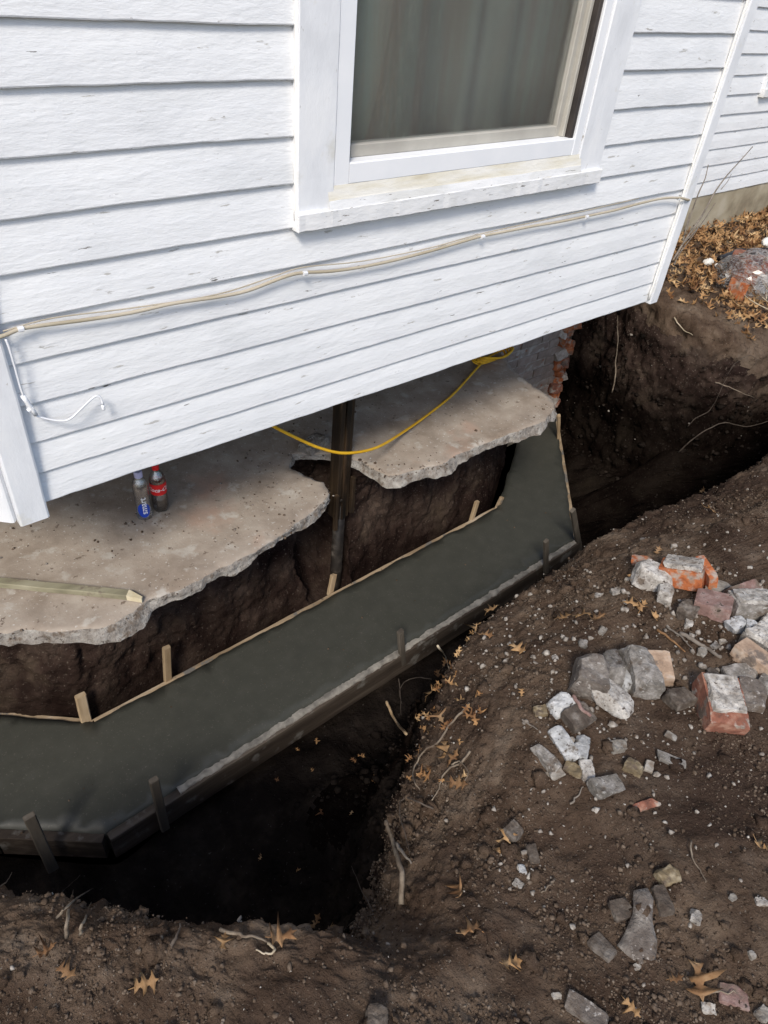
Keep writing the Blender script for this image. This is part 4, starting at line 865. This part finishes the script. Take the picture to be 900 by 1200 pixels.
brick_piece(839,834, .175,.125,.085, -72, 'redbrick', 'large red brick with a white mortar-crusted top', 31, tilt=(0,4), crust=('palechunk', .80, -.10), sink=.08)
# upper cluster
lump('concrete_chunk', 762,683, .155,.115,.09, -15, 'palechunk', 'pale mortar chunk, left of the two at the head of the heap', seed=32, cuts=6, tilt=(-6,4), sink=.08)
brick_piece(797,678, .16,.11,.075, -22, 'orange', 'orange brick under a thick pale mortar cap at the head of the heap', 33, tilt=(-8,0), crust=('palechunk', .97, 0.), sink=.1)
lump('concrete_chunk', 777,703, .075,.06,.07, 80, 'palechunk', 'small whitish lump in front of the pale mortar chunks', seed=34, cuts=5, sink=.05)
brick_piece(823,680, .125,.035,.08, -58, 'orange', 'bright orange brick slice standing on edge', 35, tilt=(14,0), crust=None, sink=.05, chip=6)
lump('concrete_shard', 842,690, .10,.05,.03, 25, 'palestone', 'cream mortar flake right of the bright orange slice', seed=36, cuts=5)
lump('brick_shard', 752,659, .10,.045,.028, -12, 'orange', 'flat orange shard lying above the pale mortar chunks', 'brick', seed=37, cuts=4, sink=.1)
brick_piece(833,714, .125,.105,.06, -22, 'pinkbrick', 'dusty pink brick half lying flat', 38, tilt=(-6,-4), sink=.1)
lump('soil_clod', 803,718, .10,.08,.075, 60, 'soilstone', 'brown clod left of the dusty pink brick', 'clod', seed=39, cuts=5, box=.5, rough=.095, group='soil clods')
brick_piece(869,697, .13,.06,.05, 18, 'pinkbrick', 'mud-darkened brick behind the grey white chunk', 40, tilt=(20,0), sink=.15)
brick_piece(877,716, .155,.09,.07, -4, 'greychunk', 'grey white mortar brick with an orange corner', 41, tilt=(-12,0), crust=('palechunk', .95, 0), sink=.1)
lump('stone', 860,737, .078,.068,.055, 20, 'bluegrey', 'rounded blue grey stone below the grey white brick', 'stone', seed=42, cuts=5)
lump('stone', 878,741, .07,.055,.06, 80, 'bluegrey', 'upright blue grey stone right of the rounded one', 'stone', seed=43, cuts=5)
brick_piece(892,760, .13,.085,.065, -38, 'greychunk', 'grey mortar-coated brick near the right edge', 44, tilt=(0,-6), crust=('palechunk', .9, 0))
brick_piece(884,778, .15,.07,.06, -38, 'peach', 'tan orange brick below the grey mortar-coated brick', 45, tilt=(0,0))
lump('concrete_chunk', 866,792, .14,.08,.04, 10, 'greychunk', 'flat grey piece above the big mortar-topped brick', seed=46, cuts=5, sink=.2)
lump('concrete_chunk', 875,818, .125,.10,.07, 100, 'brownchunk', 'grey lump with a reddish face right of the big mortar-topped brick', seed=47, cuts=6)
lump('concrete_chunk', 899,738, .10,.08,.06, 60, 'palechunk', 'pale chunk cut by the right edge beside the blue grey stones', seed=48, cuts=5)
lump('concrete_chunk', 899,803, .09,.07,.05, 60, 'greychunk', 'grey chunk cut by the right edge below the tan brick', seed=49, cuts=5)
for k, (x, y, s_, m_, lb) in enumerate(((847,752,.035,'palestone','white chip below the rounded blue grey stone'),(838,758,.04,'greychunk','pale grey chip left of the tan orange brick'),(822,766,.05,'palestone','cream pebble beside the thick brown stick'),(807,732,.045,'palechunk','pale pebble below the brown clod'),(836,792,.06,'soilstone','dark pebble above the big mortar-topped brick'),
        (736,681,.04,'palestone','white pebble left of the pale mortar chunks'),(722,694,.05,'palechunk','pale crumb left of the oak leaves'),(700,699,.045,'palechunk','cream crumb on the bare soil left of the heap'),(705,740,.045,'palestone','upright white splinter above the middle cluster'),(683,755,.05,'greychunk','grey pebbles above the big brown lump'),(650,772,.04,'palechunk','pale pebble far left of the heap'))):
    lump('pebble', x, y, s_*.85, s_*.65, s_*.5, 30*k, m_, lb, 'stone', seed=60+k, cuts=5, box=.5, rough=.09, sink=.35)
# scattered flat stones in the foreground
pl = [pz(*p, -.97)[:2]*S for p in ((741,1048),(757,1046),(765,1060),(764,1085),(770,1108),(769,1128),(752,1131),(736,1120),(725,1108),(734,1094),(741,1075))]
p, n = on_ground(748,1090)
o = plate('flat_stone', pl, 0, .03, [M['brownchunk']], None, step=.008, grid=.015, jit=.004, bump=.006, undercut=.004, rings=2, seed=33, soft=.006)
me = o.data; R_ = Vector((0,0,1)).rotation_difference(n).to_matrix(); cx, cy = np.mean(pl, axis=0)
for v in me.vertices: v.co = R_@(v.co-Vector((cx, cy, 0)))+p+Vector((0,0,.016))
recenter(o); tag(o, 'foot-shaped flat grey stone in the right foreground', 'stone')
lump('flat_stone', 728,1068, .06,.055,.022, 10, 'soilstone', 'small flat stone left of the foot-shaped stone', 'stone', seed=71, cuts=5, sink=.3)
lump('stone', 781,1031, .058,.05,.04, 20, 'yellowstone', 'rounded tan stone above the foot-shaped stone', 'stone', seed=72, cuts=6, box=.5, rough=.09)
lump('stone', 776,1056, .075,.045,.03, -70, 'soilstone', 'dark flat stone right of the foot-shaped stone', 'stone', seed=73, cuts=3, sink=.3)
lump('stone', 600,976, .055,.05,.04, 40, 'soilstone', 'dusty stone above the yellow oak leaf', 'stone', seed=74, cuts=3)
lump('stone', 624,1003, .065,.03,.03, -75, 'soilstone', 'half-buried dark stone right of the yellow oak leaf', 'stone', seed=75, cuts=3, sink=.35)
lump('flat_stone', 706,1112, .07,.05,.018, -50, 'soilstone', 'half-buried pale stone below left of the foot-shaped stone', 'stone', seed=76, cuts=4, sink=.3)
lump('flat_stone', 688,1186, .11,.05,.018, -35, 'brownchunk', 'half-buried grey stone at the bottom edge', 'stone', seed=77, cuts=4, sink=.25)
lump('stone', 858,1168, .07,.05,.018, -20, 'pinkbrick', 'flat pinkish stone at the lower right', 'stone', seed=78, cuts=3, sink=.2)
lump('stone', 440,1195, .05,.045,.04, 0, 'soilstone', 'round pebble at the bottom edge left of centre', 'stone', seed=79, cuts=5, box=.5, rough=.09)
lump('brick_shard', 744,949, .17,.032,.02, 20, 'redbrick', 'long dull orange brick sliver half sunk below the heap', 'brick', seed=80, cuts=3, sink=.42, rough=.12)
for k, (x, y, s_, m_, lb) in enumerate(((891,1057,.045,'palechunk','pale pebble by the right edge below the heap'),(858,1053,.032,'palestone','white pebble left of the pale one by the right edge'),(815,1075,.05,'palechunk','pale crumb right of the foot-shaped stone'),(881,1119,.03,'palestone','white pebble above the pinkish stone'),(830,1183,.045,'palestone','white pebble below the brown oak leaf at lower right'),(746,1133,.03,'palestone','white pebble at the heel of the foot-shaped stone'),
        (623,1026,.035,'palestone','white pebble below the half-buried dark stone'),(612,1020,.04,'bluegrey','blue grey pebble below the yellow oak leaf'),(607,1037,.04,'palechunk','tan pebble under the blue grey pebble'),(652,1168,.03,'palestone','white pebble right of the lone tan leaf'),(893,1190,.05,'palestone','white stone in the bottom right corner'))):
    lump('pebble', x, y, s_*.78, s_*.55, s_*.42, 40*k, m_, lb, 'stone', seed=90+k, cuts=5, box=.5, rough=.09, sink=.35, group='pale pebbles in the foreground soil')
# plastic bag of bricks in the far right
bp, bn = hit(880,345)
def near(px, py): return hit(px, py)[0]
for k, (x, y, l, w_, h, m_, lb) in enumerate(((862,343,.22,.12,.11,'orange','bright orange brick at the front of the plastic bag'),(868,330,.20,.12,.15,'orange','orange brick stacked behind the front one in the plastic bag'),(885,338,.20,.10,.10,'palechunk','mortar-covered brick at the right in the plastic bag'),(870,318,.20,.12,.14,'redbrick','red brick at the back of the plastic bag'),(895,322,.18,.1,.09,'orange','orange brick at the right edge of the plastic bag'))):
    p, n = hit(x, y); V, F = chunk_geo(l, w_, h, 500+k, 3, .2, .02, 3); r_ = Matrix.Rotation(.4+.5*k, 3, 'Z')
    o = mesh('brick', [r_@Vector(v)+p+Vector((0,0,h*.4)) for v in V], F, M[m_]); recenter(o); tag(o, lb, 'brick', 'bricks in the plastic bag')
V, F = ICO[4]; V = V.copy(); V[:,2] = np.maximum(V[:,2], -.35); V = V*np.array([.29,.22,.15])
V = V*(1+.22*fbm(V, 6, 3, .6, 8)+.16*(1-2*np.abs(fbm(V, 13, 3, .55, 12))))[:,None]; c = near(880,335)
o = mesh('plastic_bag', [Vector(v)+c+Vector((.02,.0,.05)) for v in V], F, M['bag'], None, smooth=False); recenter(o); tag(o, 'crumpled clear plastic bag over bricks on the dead leaves', 'bag')
pts = [near(x, y)+Vector((0,0,.05)) for x, y in ((840,312),(850,308),(862,303),(878,303),(892,302),(905,305))]
o = tube('black_hose', pts, .022, M['blackpl'], None, seg=10, sub=4, kink=.006); recenter(o); tag(o, 'black plastic strip behind the clear bag of bricks', 'hose')
for k, (x, y, l, lb) in enumerate(((828,312,.10,'white foam bit at the left end of the black strip'),(839,316,.06,'small white foam bit beside the clear bag'),(889,310,.13,'white foam bit on top of the clear bag by the right edge'))):
    p, n = hit(x, y); V, F = chunk_geo(l, l*.6, l*.5, 600+k, 3, .6, .12, 3); o = mesh('foam_scrap', [Vector(v)+p+Vector((0,0,.03 if k < 2 else .16)) for v in V], F, M['foam'], None); recenter(o); tag(o, lb, 'foam', 'white foam scraps by the bag')

# ---------------------------------------------------------------- leaves
OAK = [(0,.010),(.20,.014),(.25,.05),(.22,.15),(.20,.27),(.30,.17),(.36,.07),(.42,.06),(.48,.20),(.49,.43),(.57,.27),(.60,.10),(.66,.07),(.74,.18),(.80,.33),(.83,.15),(.87,.05),(1.0,.0)]
LOBE = [0,0,1,1,1,1,0,0,2,2,2,0,0,3,3,3,0,0]
def leaf_geo(L, seed, curl=.5, wid=1.):
    rg = np.random.default_rng(seed); lu, ld = rg.uniform(.45, 1.25, 4), rg.uniform(.45, 1.25, 4); su, sd2 = rg.uniform(-.06, .06, 4), rg.uniform(-.06, .06, 4); lu[0] = ld[0] = 1; su[0] = sd2[0] = 0
    up = [(x+su[q], y*wid*lu[q]) for (x, y), q in zip(OAK, LOBE)]; dn = [(x+sd2[q], -y*wid*ld[q]) for (x, y), q in zip(OAK, LOBE)]
    V = []; F = []; n = len(OAK); k1, k2 = rg.uniform(.3, 1)*curl, rg.uniform(-.6, 1)*curl
    def bend(x, y): return (x-.5)*L, y*L, (k1*y*y*1.9+k2*(x-.5)**2*.8+.05*math.sin(9*x+seed)+.25*curl*y*math.sin(5*x+seed))*L
    for x, y in up: V.append(bend(x, y))
    for x, y in OAK: V.append(bend(x, 0))
    for x, y in dn: V.append(bend(x, y))
    for i in range(n-1): F.append((i, n+i, n+i+1, i+1)); F.append((n+i, 2*n+i, 2*n+i+1, n+i+1))
    return V, F
def leaf(px, py, L, deg, mat, label, seed, lift=.008, pitch=0, roll=0, curl=.5):
    L *= .86
    V, F = leaf_geo(L, seed, curl); p, n = on_ground(px, py); q = Vector((0,0,1)).rotation_difference(n).to_matrix()
    R_ = q@Matrix.Rotation(img_dir(px, py, deg), 3, 'Z')@Euler((math.radians(roll), math.radians(pitch), 0)).to_matrix()
    o = mesh('oak_leaf', [R_@Vector(v)+p+n*(lift+.003) for v in V], F, M[mat], None, smooth=True); recenter(o)
    md = o.modifiers.new('blade', 'SOLIDIFY'); md.thickness = .0008
    return tag(o, label, 'leaf', 'oak leaves lying about the dug soil')
LV = [(560,739,.095,60,'leaf','tan leaf at the very tip of the pit edge near the footing'),(568,747,.08,-30,'leafbrown','brown leaf overlapping the one at the tip of the pit edge'),(606,763,.10,-40,'leaf','single tan leaf above the white gravel specks'),(577,717,.07,10,'leaf','small tan leaf beside the trench below the slanting stake'),
 (660,726,.085,10,'leaf','left leaf of the row of three above the middle cluster'),(683,723,.09,-20,'leaf','middle leaf of the row of three above the middle cluster'),(697,728,.09,20,'leafbrown','right leaf of the row of three above the middle cluster'),(738,709,.095,-35,'leaf','yellow tan leaf in front of the pale mortar chunk'),(751,713,.085,60,'leaf','spiky tan leaf right of the yellow tan one'),(768,728,.08,95,'leaf','tan leaf standing under the brown clod'),
 (508,812,.12,50,'leaf','largest tan leaf on the pit edge'),(513,793,.085,110,'leafbrown','brown curled leaf above the largest pit edge leaf'),(520,778,.075,70,'leafbrown','thin curled leaf near the top of the pit edge'),(517,842,.09,-70,'leafbrown','brown leaf below the largest pit edge leaf'),(523,878,.10,-80,'leaf','tan leaf hanging on the pit edge by the long root'),(533,890,.075,40,'leafbrown','crumpled leaf right of the long root'),(538,921,.085,-20,'leafbrown','curled leaf at the lower end of the pit edge leaves'),
 (592,990,.105,65,'leaf','yellow oak leaf below the dusty stone'),(541,1050,.10,95,'leafbrown','brown leaf on the purple slope'),(551,1093,.085,20,'leafbrown','folded leaf low on the purple slope'),(595,1131,.085,15,'leaf','lone tan leaf at the bottom centre'),(818,1148,.115,-80,'leafbrown','long brown oak leaf at the lower right'),(790,1151,.05,10,'leafbrown','small brown leaf left of the long one at lower right'),(739,1181,.06,-50,'leaf','small orange leaf at the bottom right of centre'),(893,998,.075,-40,'leaf','tan leaf touching the right edge'),
 (829,599,.085,-30,'leaf','tan leaf near the trench rim at the upper right'),(822,576,.075,30,'leaf','pale leaf on the trench rim at the upper right'),(770,648,.06,60,'leafbrown','small leaf above the orange shard'),(742,680,.07,-60,'leaf','leaf tucked by the left side of the pale mortar chunk'),
 (327,1102,.085,20,'leafbrown','brown leaf on the near lip of the pit'),(370,1083,.085,60,'leafbrown','leaf standing on the near lip where the slope begins'),(390,1090,.05,-10,'leaf','small yellow leaf beside the one standing on the near lip'),(262,1108,.06,80,'leaf','thin yellow leaf at the end of the pale root on the near lip'),(170,1156,.075,15,'leaf','yellow leaf sunk in the dark soil at bottom left'),(77,1143,.07,-30,'leafbrown','pale leaf in the dark soil at bottom left'),(55,1118,.06,30,'leafbrown','arched brown leaf near the left edge of the near lip'),(742,778,.05,40,'leaf','leaf scrap above the long dirt-flecked block'),(613,815,.045,80,'leaf','tiny yellow leaf left of the brown pebble'),(697,552,.0,0,'leaf','')]
for k, (x, y, L, dg, m_, lb) in enumerate(LV):
    if L: leaf(x, y, L, dg, m_, lb, 700+k, lift=.010, pitch=RNG.uniform(-14, 14), roll=RNG.uniform(-18, 18), curl=(1.3, .8, 1.05)[k % 3])

# ---------------------------------------------------------------- stuff: crumbs, gravel, leaf litter
gv = G.reshape(-1, 3); gnv = gn.reshape(-1, 3); tvv = np.broadcast_to(tv[None], sh).reshape(-1)
gpx, gpy, gd = to_px(gv); vis = (gpx > -60) & (gpx < 960) & (gpy > -20) & (gpy < 1280) & (gd > .3) & (tvv < 6.6)
if gnv[(tvv > 5)][:,2].mean() < 0: gnv = -gnv
def scatter(name, idx, sizes, mat, sub, seed, sink=.2, flat=(1,1,.75), jit=.006):
    rg = np.random.default_rng(seed); base = []
    for k in range(8):
        V, F = ICO[sub]; V = V.copy()*(1+.35*rg.normal(size=(len(V), 1)).clip(-1, 1)); V = V*np.array(flat)*rg.uniform(.75, 1.2, 3); base.append(V)
    F = np.array(ICO[sub][1]); nV = len(base[0]); n = len(idx); out_ = np.empty((n, nV, 3))
    an = rg.uniform(0, 2*math.pi, n); c_, s_ = np.cos(an), np.sin(an)
    for k in range(8):
        m_ = np.arange(n) % 8 == k; B_ = base[k][None]*sizes[m_][:,None,None]
        x = B_[...,0]*c_[m_][:,None]-B_[...,1]*s_[m_][:,None]; y = B_[...,0]*s_[m_][:,None]+B_[...,1]*c_[m_][:,None]; out_[m_] = np.stack([x, y, B_[...,2]], -1)
    pos = gv[idx]+gnv[idx]*(sizes*(.5-sink))[:,None]+np.c_[rg.uniform(-jit, jit, (n, 2)), np.zeros(n)]
    out_ += pos[:,None]
    FF = (F[None]+(np.arange(n)*nV)[:,None,None]).reshape(-1, 3)
    me = bpy.data.meshes.new(name); me.vertices.add(n*nV); me.vertices.foreach_set('co', out_.reshape(-1)); me.loops.add(FF.size); me.polygons.add(len(FF))
    me.loops.foreach_set('vertex_index', FF.reshape(-1).astype(np.int32)); me.polygons.foreach_set('loop_start', (np.arange(len(FF))*3).astype(np.int32)); me.materials.append(mat); me.update(calc_edges=True)
    o = bpy.data.objects.new(name, me); COL.objects.link(o); return o
def pick(mask, n, seed, dens=None):
    rg = np.random.default_rng(seed); i = np.flatnonzero(mask)
    w_ = (gd[i]**-1.0)
    if dens is not None: w_ = w_*dens[i]
    return rg.choice(i, n, replace=True, p=w_/w_.sum())
area = np.linalg.norm(np.cross(np.gradient(G, axis=0), np.gradient(G, axis=1)), axis=2).reshape(-1)
patch = np.clip(.28+2.2*fbm(gv, 3.2, 4, .6, 61), .06, 2.5)*area
top_m = vis & (tvv > 3.5) & (gv[:,0] < 2.2*S+.2)
face_m = vis & (tvv > 1) & (tvv <= 3.6)
i_ = pick(top_m, 46000, 1, patch); o = scatter('soil_crumbs', i_, np.random.default_rng(2).gamma(1.4, .0011, 46000).clip(.0010, .008), M['crumb'], 1, 3)
tag(o, 'fine dark soil crumbs covering the spoil heap', 'soil', None, 'stuff')
i_ = pick(face_m, 5000, 4, area); o = scatter('soil_crumbs', i_, np.random.default_rng(5).gamma(1.8, .0035, 5000).clip(.002, .03), M['shadesoil'], 1, 6, sink=.35)
tag(o, 'dark clods clinging to the trench sides', 'soil', None, 'stuff')
grav_d = np.exp(-((gpx-760)/190)**2-((gpy-800)/170)**2)*1.2+np.exp(-((gpx-600)/60)**2-((gpy-770)/40)**2)*1.5+np.exp(-((gpx-620)/60)**2-((gpy-1020)/50)**2)*1.0+.07
i_ = pick(top_m, 1500, 7, grav_d*area); o = scatter('gravel', i_, np.random.default_rng(8).gamma(1.7, .0017, 1500).clip(.0014, .010), M['gravel'], 1, 9, sink=.1)
tag(o, 'pale mortar grit and gravel scattered over the soil', 'gravel', None, 'stuff')
def litter(name, idx, L0, L1, seed, lift=.02):
    rg = np.random.default_rng(seed); Vs = []; Fs = []; o_ = 0
    base = []
    for k in range(10):
        V, F = leaf_geo(1., 900+k, 1.2, 1.); V = np.array(V); keep = V[::1]; base.append((keep, np.array(F)))
    for q, i in enumerate(idx):
        V, F = base[q % 10]; L = rg.uniform(L0, L1); R_ = np.array(Euler((rg.normal()*.5, rg.normal()*.5, rg.uniform(0, 6.28))).to_matrix())
        Vs.append((V*L)@R_.T+gv[i]+np.array([rg.normal()*.01, rg.normal()*.01, rg.uniform(.002, lift)])); Fs.append(F+o_); o_ += len(V)
    o = mesh(name, np.concatenate(Vs), np.concatenate(Fs).tolist(), M['litter'], None, smooth=True); return o
i_ = pick(top_m, 420, 51, patch); o = scatter('soil_clods', i_, np.random.default_rng(52).gamma(2.2, .0045, 420).clip(.006, .024), M['soil'], 2, 53, sink=.35); tag(o, 'larger crumbly clods of the same brown soil', 'soil', None, 'stuff')
cl_d = np.exp(-((gpx-700)/70)**2-((gpy-840)/75)**2)+np.exp(-((gpx-820)/80)**2-((gpy-730)/65)**2)
i_ = pick(top_m, 260, 41, cl_d*area); o = scatter('mortar_bits', i_, np.random.default_rng(42).gamma(2.2, .0028, 260).clip(.003, .013), M['gravel'], 1, 43, sink=.1); tag(o, 'small broken mortar bits among the rubble', 'gravel', None, 'stuff')
cf_m = vis & (tvv > 1.5) & (tvv < 3.8) & (gpx > 650); i_ = pick(cf_m, 90, 44, area); o = scatter('cliff_grit', i_, np.random.default_rng(45).gamma(2, .003, 90).clip(.002, .014), M['gravel'], 1, 46, sink=.25); tag(o, 'pale grit stuck in the far trench wall', 'gravel', None, 'stuff')
lit_m = vis & (gv[:,0] > 2.25*S) & (tvv > 4.15) & (gv[:,1] > -.30*S)
bare = np.clip((tvv-4.1)/.6, 0.05, 1)*area
i_ = pick(lit_m, 15000, 20, bare*gd); o = litter('leaf_litter', i_, .05, .10, 21, .06); tag(o, 'thick carpet of brown dead leaves along the far foundation', 'leaf litter', None, 'stuff')
lm2 = vis & (tvv > 3.6) & (tvv < 5.2) & (gpx > 480) & (gpx < 560) & (gpy > 740) & (gpy < 930)
i_ = pick(lm2, 60, 22, area); o = litter('leaf_bits', i_, .025, .05, 23, .01); tag(o, 'small broken leaf bits along the pit edge', 'leaf litter', None, 'stuff')
lm3 = vis & (tvv < 2.4) & (gpx > 300) & (gpx < 470) & (gpy > 860) & (gpy < 1060)
i_ = pick(lm3, 15, 24, area); o = litter('leaf_bits', i_, .025, .05, 25, .01); tag(o, 'dim leaf scraps on the dark floor of the pit', 'leaf litter', None, 'stuff')
# dirt crumbs on the slab
rg = np.random.default_rng(31); sv = []
me = slab.data; co = np.empty(len(me.vertices)*3); me.vertices.foreach_get('co', co); co = co.reshape(-1, 3)+np.array(slab.location); co = co[co[:,2] > SB-.012]
dn = np.clip(fbm(co, 3.2, 3, .6, 44)*2+.1, .01, 2); j = rg.choice(len(co), 900, p=dn/dn.sum())
gv_, gnv_ = gv, gnv; gv = co; gnv = np.tile([0,0,1.], (len(co), 1))
o = scatter('dirt_crumbs', j, rg.gamma(1.6, .0014, 900).clip(.0010, .008), M['crumb'], 1, 32, sink=.1, jit=.02); tag(o, 'dirt crumbs and grit strewn over the old slab', 'soil', None, 'stuff')
j = rg.choice(len(co), 160, p=dn/dn.sum()); o = scatter('grit', j, rg.gamma(1.6, .0016, 160).clip(.0012, .006), M['gravel'], 1, 33, sink=.1, jit=.02); tag(o, 'pale grit specks strewn over the old slab', 'gravel', None, 'stuff')
me = foot.data; co = np.empty(len(me.vertices)*3); me.vertices.foreach_get('co', co); co = co.reshape(-1, 3)+np.array(foot.location); co = co[co[:,2] > ftop-.004]
gv = co; gnv = np.tile([0,0,1.], (len(co), 1)); j = rg.choice(len(co), 130); o = scatter('dirt_crumbs', j, rg.gamma(1.6, .0014, 130).clip(.001, .006), M['crumb'], 1, 34, sink=.2, jit=.03); tag(o, 'soil crumbs fallen on the edges of the wet footing', 'soil', None, 'stuff')
gv, gnv = gv_, gnv_

# ---------------------------------------------------------------- roots, sticks, twigs
def root(pts, r, mat, label, lift=.012, name='root', cat='root', taper=.4, seed=0, kink=.004, ends=None):
    P = []
    for k, q in enumerate(pts):
        p, n = hit(q[0], q[1]); v = (CAMP-p).normalized(); P.append(p+v*(lift+(q[2] if len(q) > 2 else 0)))
    o = tube(name, P, r, M[mat], None, seg=6, sub=5, taper=taper, kink=kink, seed=seed); recenter(o)
    return tag(o, label, cat, 'roots and twigs sticking out of the dug soil')
root([(550,824),(538,838),(525,852),(515,868,.03),(500,878,.06),(490,890,.08),(484,905,.09),(487,918,.08),(492,926,.05)], .0042,'root','long pale root looping down over the pit edge',seed=1)
root([(551,880),(541,893),(527,900),(518,912),(514,925),(506,938,.03)], .004,'root','forked pale root below the looping root',seed=2)
root([(529,896),(540,893),(548,905),(545,915)], .003,'root','short pale rootlet beside the crumpled leaf',seed=3)
root([(452,962,.12),(460,985,.1),(466,1005,.08),(471,1025,.05),(470,1060,.0)], .006,'root','tallest upright pale root at the foot of the slope',seed=4,taper=1.3)
root([(464,988,.1),(474,1002,.08),(482,1012,.04)], .0055,'twig','broken splinter beside the tallest upright root',seed=5)
root([(508,948,.02),(490,940,.06),(474,935,.08),(468,948,.08),(474,975,.06),(480,1000,.04)], .003,'darkroot','thin dark root arching above the tallest upright root',seed=6)
root([(453,822,.12),(458,834,.1),(466,848,.06),(476,860,.02)], .0075,'tanwood','pale broken stick end poking from the trench wall',name='stick',cat='stick',seed=7,taper=.8)
root([(467,795,.08),(469,812,.06),(470,838,.03)], .003,'darkroot','vertical dark rootlet above the broken stick',seed=8)
root([(506,796),(490,794,.03),(474,799,.05),(468,812,.06),(471,825,.03)], .003,'darkroot','curved dark rootlet under the pit edge leaves',seed=9)
root([(513,757,.04),(521,768,.02),(526,783)], .004,'stalk','bent straw-coloured stalk at the top of the pit edge leaves',seed=10)
root([(78,1098),(80,1070,.05),(86,1043,.10)], .005,'root','tallest upright twig on the left of the near lip',seed=11)
root([(67,1075,.02),(83,1058,.08),(109,1041,.12)], .0035,'root','slanting twig crossing the tallest one on the near lip',seed=12)
root([(74,1062,.06),(74,1045,.09),(94,1025,.12)], .0025,'darkroot','thin forked twig above the slanting one on the near lip',seed=13)
root([(94,1095),(100,1075,.04),(107,1057,.08)], .004,'root','short upright twig right of the tallest one',seed=14)
root([(200,1108),(207,1098,.03),(211,1082,.05)], .0045,'darkroot','stubby dark twig in the middle of the near lip',seed=15)
root([(258,1089,.03),(280,1094,.03),(300,1098,.03),(315,1103,.01)], .0045,'root','pale horizontal root on the near lip',seed=16)
root([(314,1105),(322,1113),(312,1118),(300,1113)], .0035,'stalk','curled yellow rootlet below the brown lip leaf',seed=17)
root([(404,1090),(418,1078,.03),(438,1071,.05)], .0035,'darkroot','dark root bridging the foot of the slope',seed=18)
root([(437,1068,.05),(425,1045,.1),(412,1015,.15)], .002,'darkroot','hair-thin root rising over the black pit',seed=19)
root([(717,460,.05),(721,440,.06),(722,420,.06),(724,395,.05),(724,370,.04)], .0055,'root','long pale root hanging down the cliff under the house corner',seed=20)
root([(790,372),(800,385),(812,393)], .004,'stalk','straw piece at the top of the cliff',seed=21,name='twig',cat='twig')
root([(795,530),(815,512,.03),(830,503,.05),(850,495,.05),(875,500,.05),(905,492,.05)], .0045,'darkroot','long grey root sweeping across the dark right trench',seed=22)
root([(806,500),(815,490,.04),(832,480,.05),(842,462,.05),(852,442,.05)], .0035,'darkroot','arched root above the sweeping grey one',seed=23)
root([(838,448),(850,452,.03),(868,460,.04),(884,466,.03)], .004,'root','tangled root right of the arched one',seed=24)
root([(852,440,.04),(862,425,.05),(878,417,.05),(890,422,.03)], .003,'darkroot','looping rootlet just under the leaf carpet',seed=25)
root([(797,742),(812,750),(828,760),(845,770)], .0075,'twig','thick brown stick lying by the cream pebble',name='stick',cat='stick',seed=26,taper=.8,lift=.01)
root([(770,738),(790,752),(803,764)], .005,'leafbrown','reddish stick left of the thick brown one',name='stick',cat='stick',seed=27)
root([(782,735),(800,748),(812,760)], .004,'twig','thin stick between the reddish and the thick brown ones',name='stick',cat='stick',seed=28)
root([(672,815,.05),(680,828,.05),(692,839,.04)], .0065,'pinkbrick','short pinkish stick leaning on the brown brick bit',name='stick',cat='stick',seed=29,taper=.8)
root([(810,985),(812,1005),(820,1020),(827,1034)], .0025,'root','thin pale rootlet on bare soil below the heap',seed=30)
root([(650,1030),(642,1040),(634,1046)], .003,'root','curled rootlet right of the white pebbles',seed=31)
root([(612,843),(622,850),(630,855)], .003,'twig','small twig left of the furthest left shard',name='twig',cat='twig',seed=32)
root([(668,942),(676,934),(684,922)], .003,'twig','dark twig below the flat grey stone',name='twig',cat='twig',seed=33)
root([(0,1040,.05),(8,1032,.08),(14,1022,.1)], .003,'root','twig tip at the left edge of the near lip',seed=34)
root([(830,1165),(845,1163),(862,1163)], .0025,'root','pale rootlet beside the flat pinkish stone',seed=35)
# bare shrub at the house corner, straw stalks by the bag
t = thing('bare_shrub', U(2.52,.3,-.88), 'leafless grey twigs rising from the dead leaves beside the house corner', 'shrub')
def tw(pts, r, y0, y1, name='branch', mat='twig', par=t):
    n_ = len(pts); return tube(name, [U(*py_(a_, b_, y0+(y1-y0)*i/(n_-1))) for i, (a_, b_) in enumerate(pts)], r, M[mat], par, seg=6, sub=5, taper=.45)
tw([(788,306),(805,278),(822,254),(836,228),(850,208),(866,190),(882,172)], .0075, .33, .44)
tw([(800,282),(806,262),(818,228),(826,210),(830,193)], .006, .34, .42)
tw([(800,286),(822,262),(838,238)], .005, .34, .42); tw([(845,222),(853,212),(857,204)], .003, .40, .43); tw([(802,276),(808,250)], .005, .33, .36)
tw([(790,310),(797,296),(812,276),(828,254)], .005, .30, .40)
t = thing('dry_stalks', hit(895,352)[0], 'thin straw stalks leaning across the bag at the right edge', 'dry grass')
for pts in (((862,286),(875,305),(893,330),(905,345)), ((898,262),(899,300),(898,350)), ((866,340),(880,352),(903,364)), ((875,325),(890,345),(905,358))):
    P = []
    for k, q in enumerate(pts): p, n = hit(*q); P.append(p+(CAMP-p).normalized()*(.18 if 0 < k else .06))
    tube('stalk', P, .004, M['stalk'], t, seg=5, sub=4)
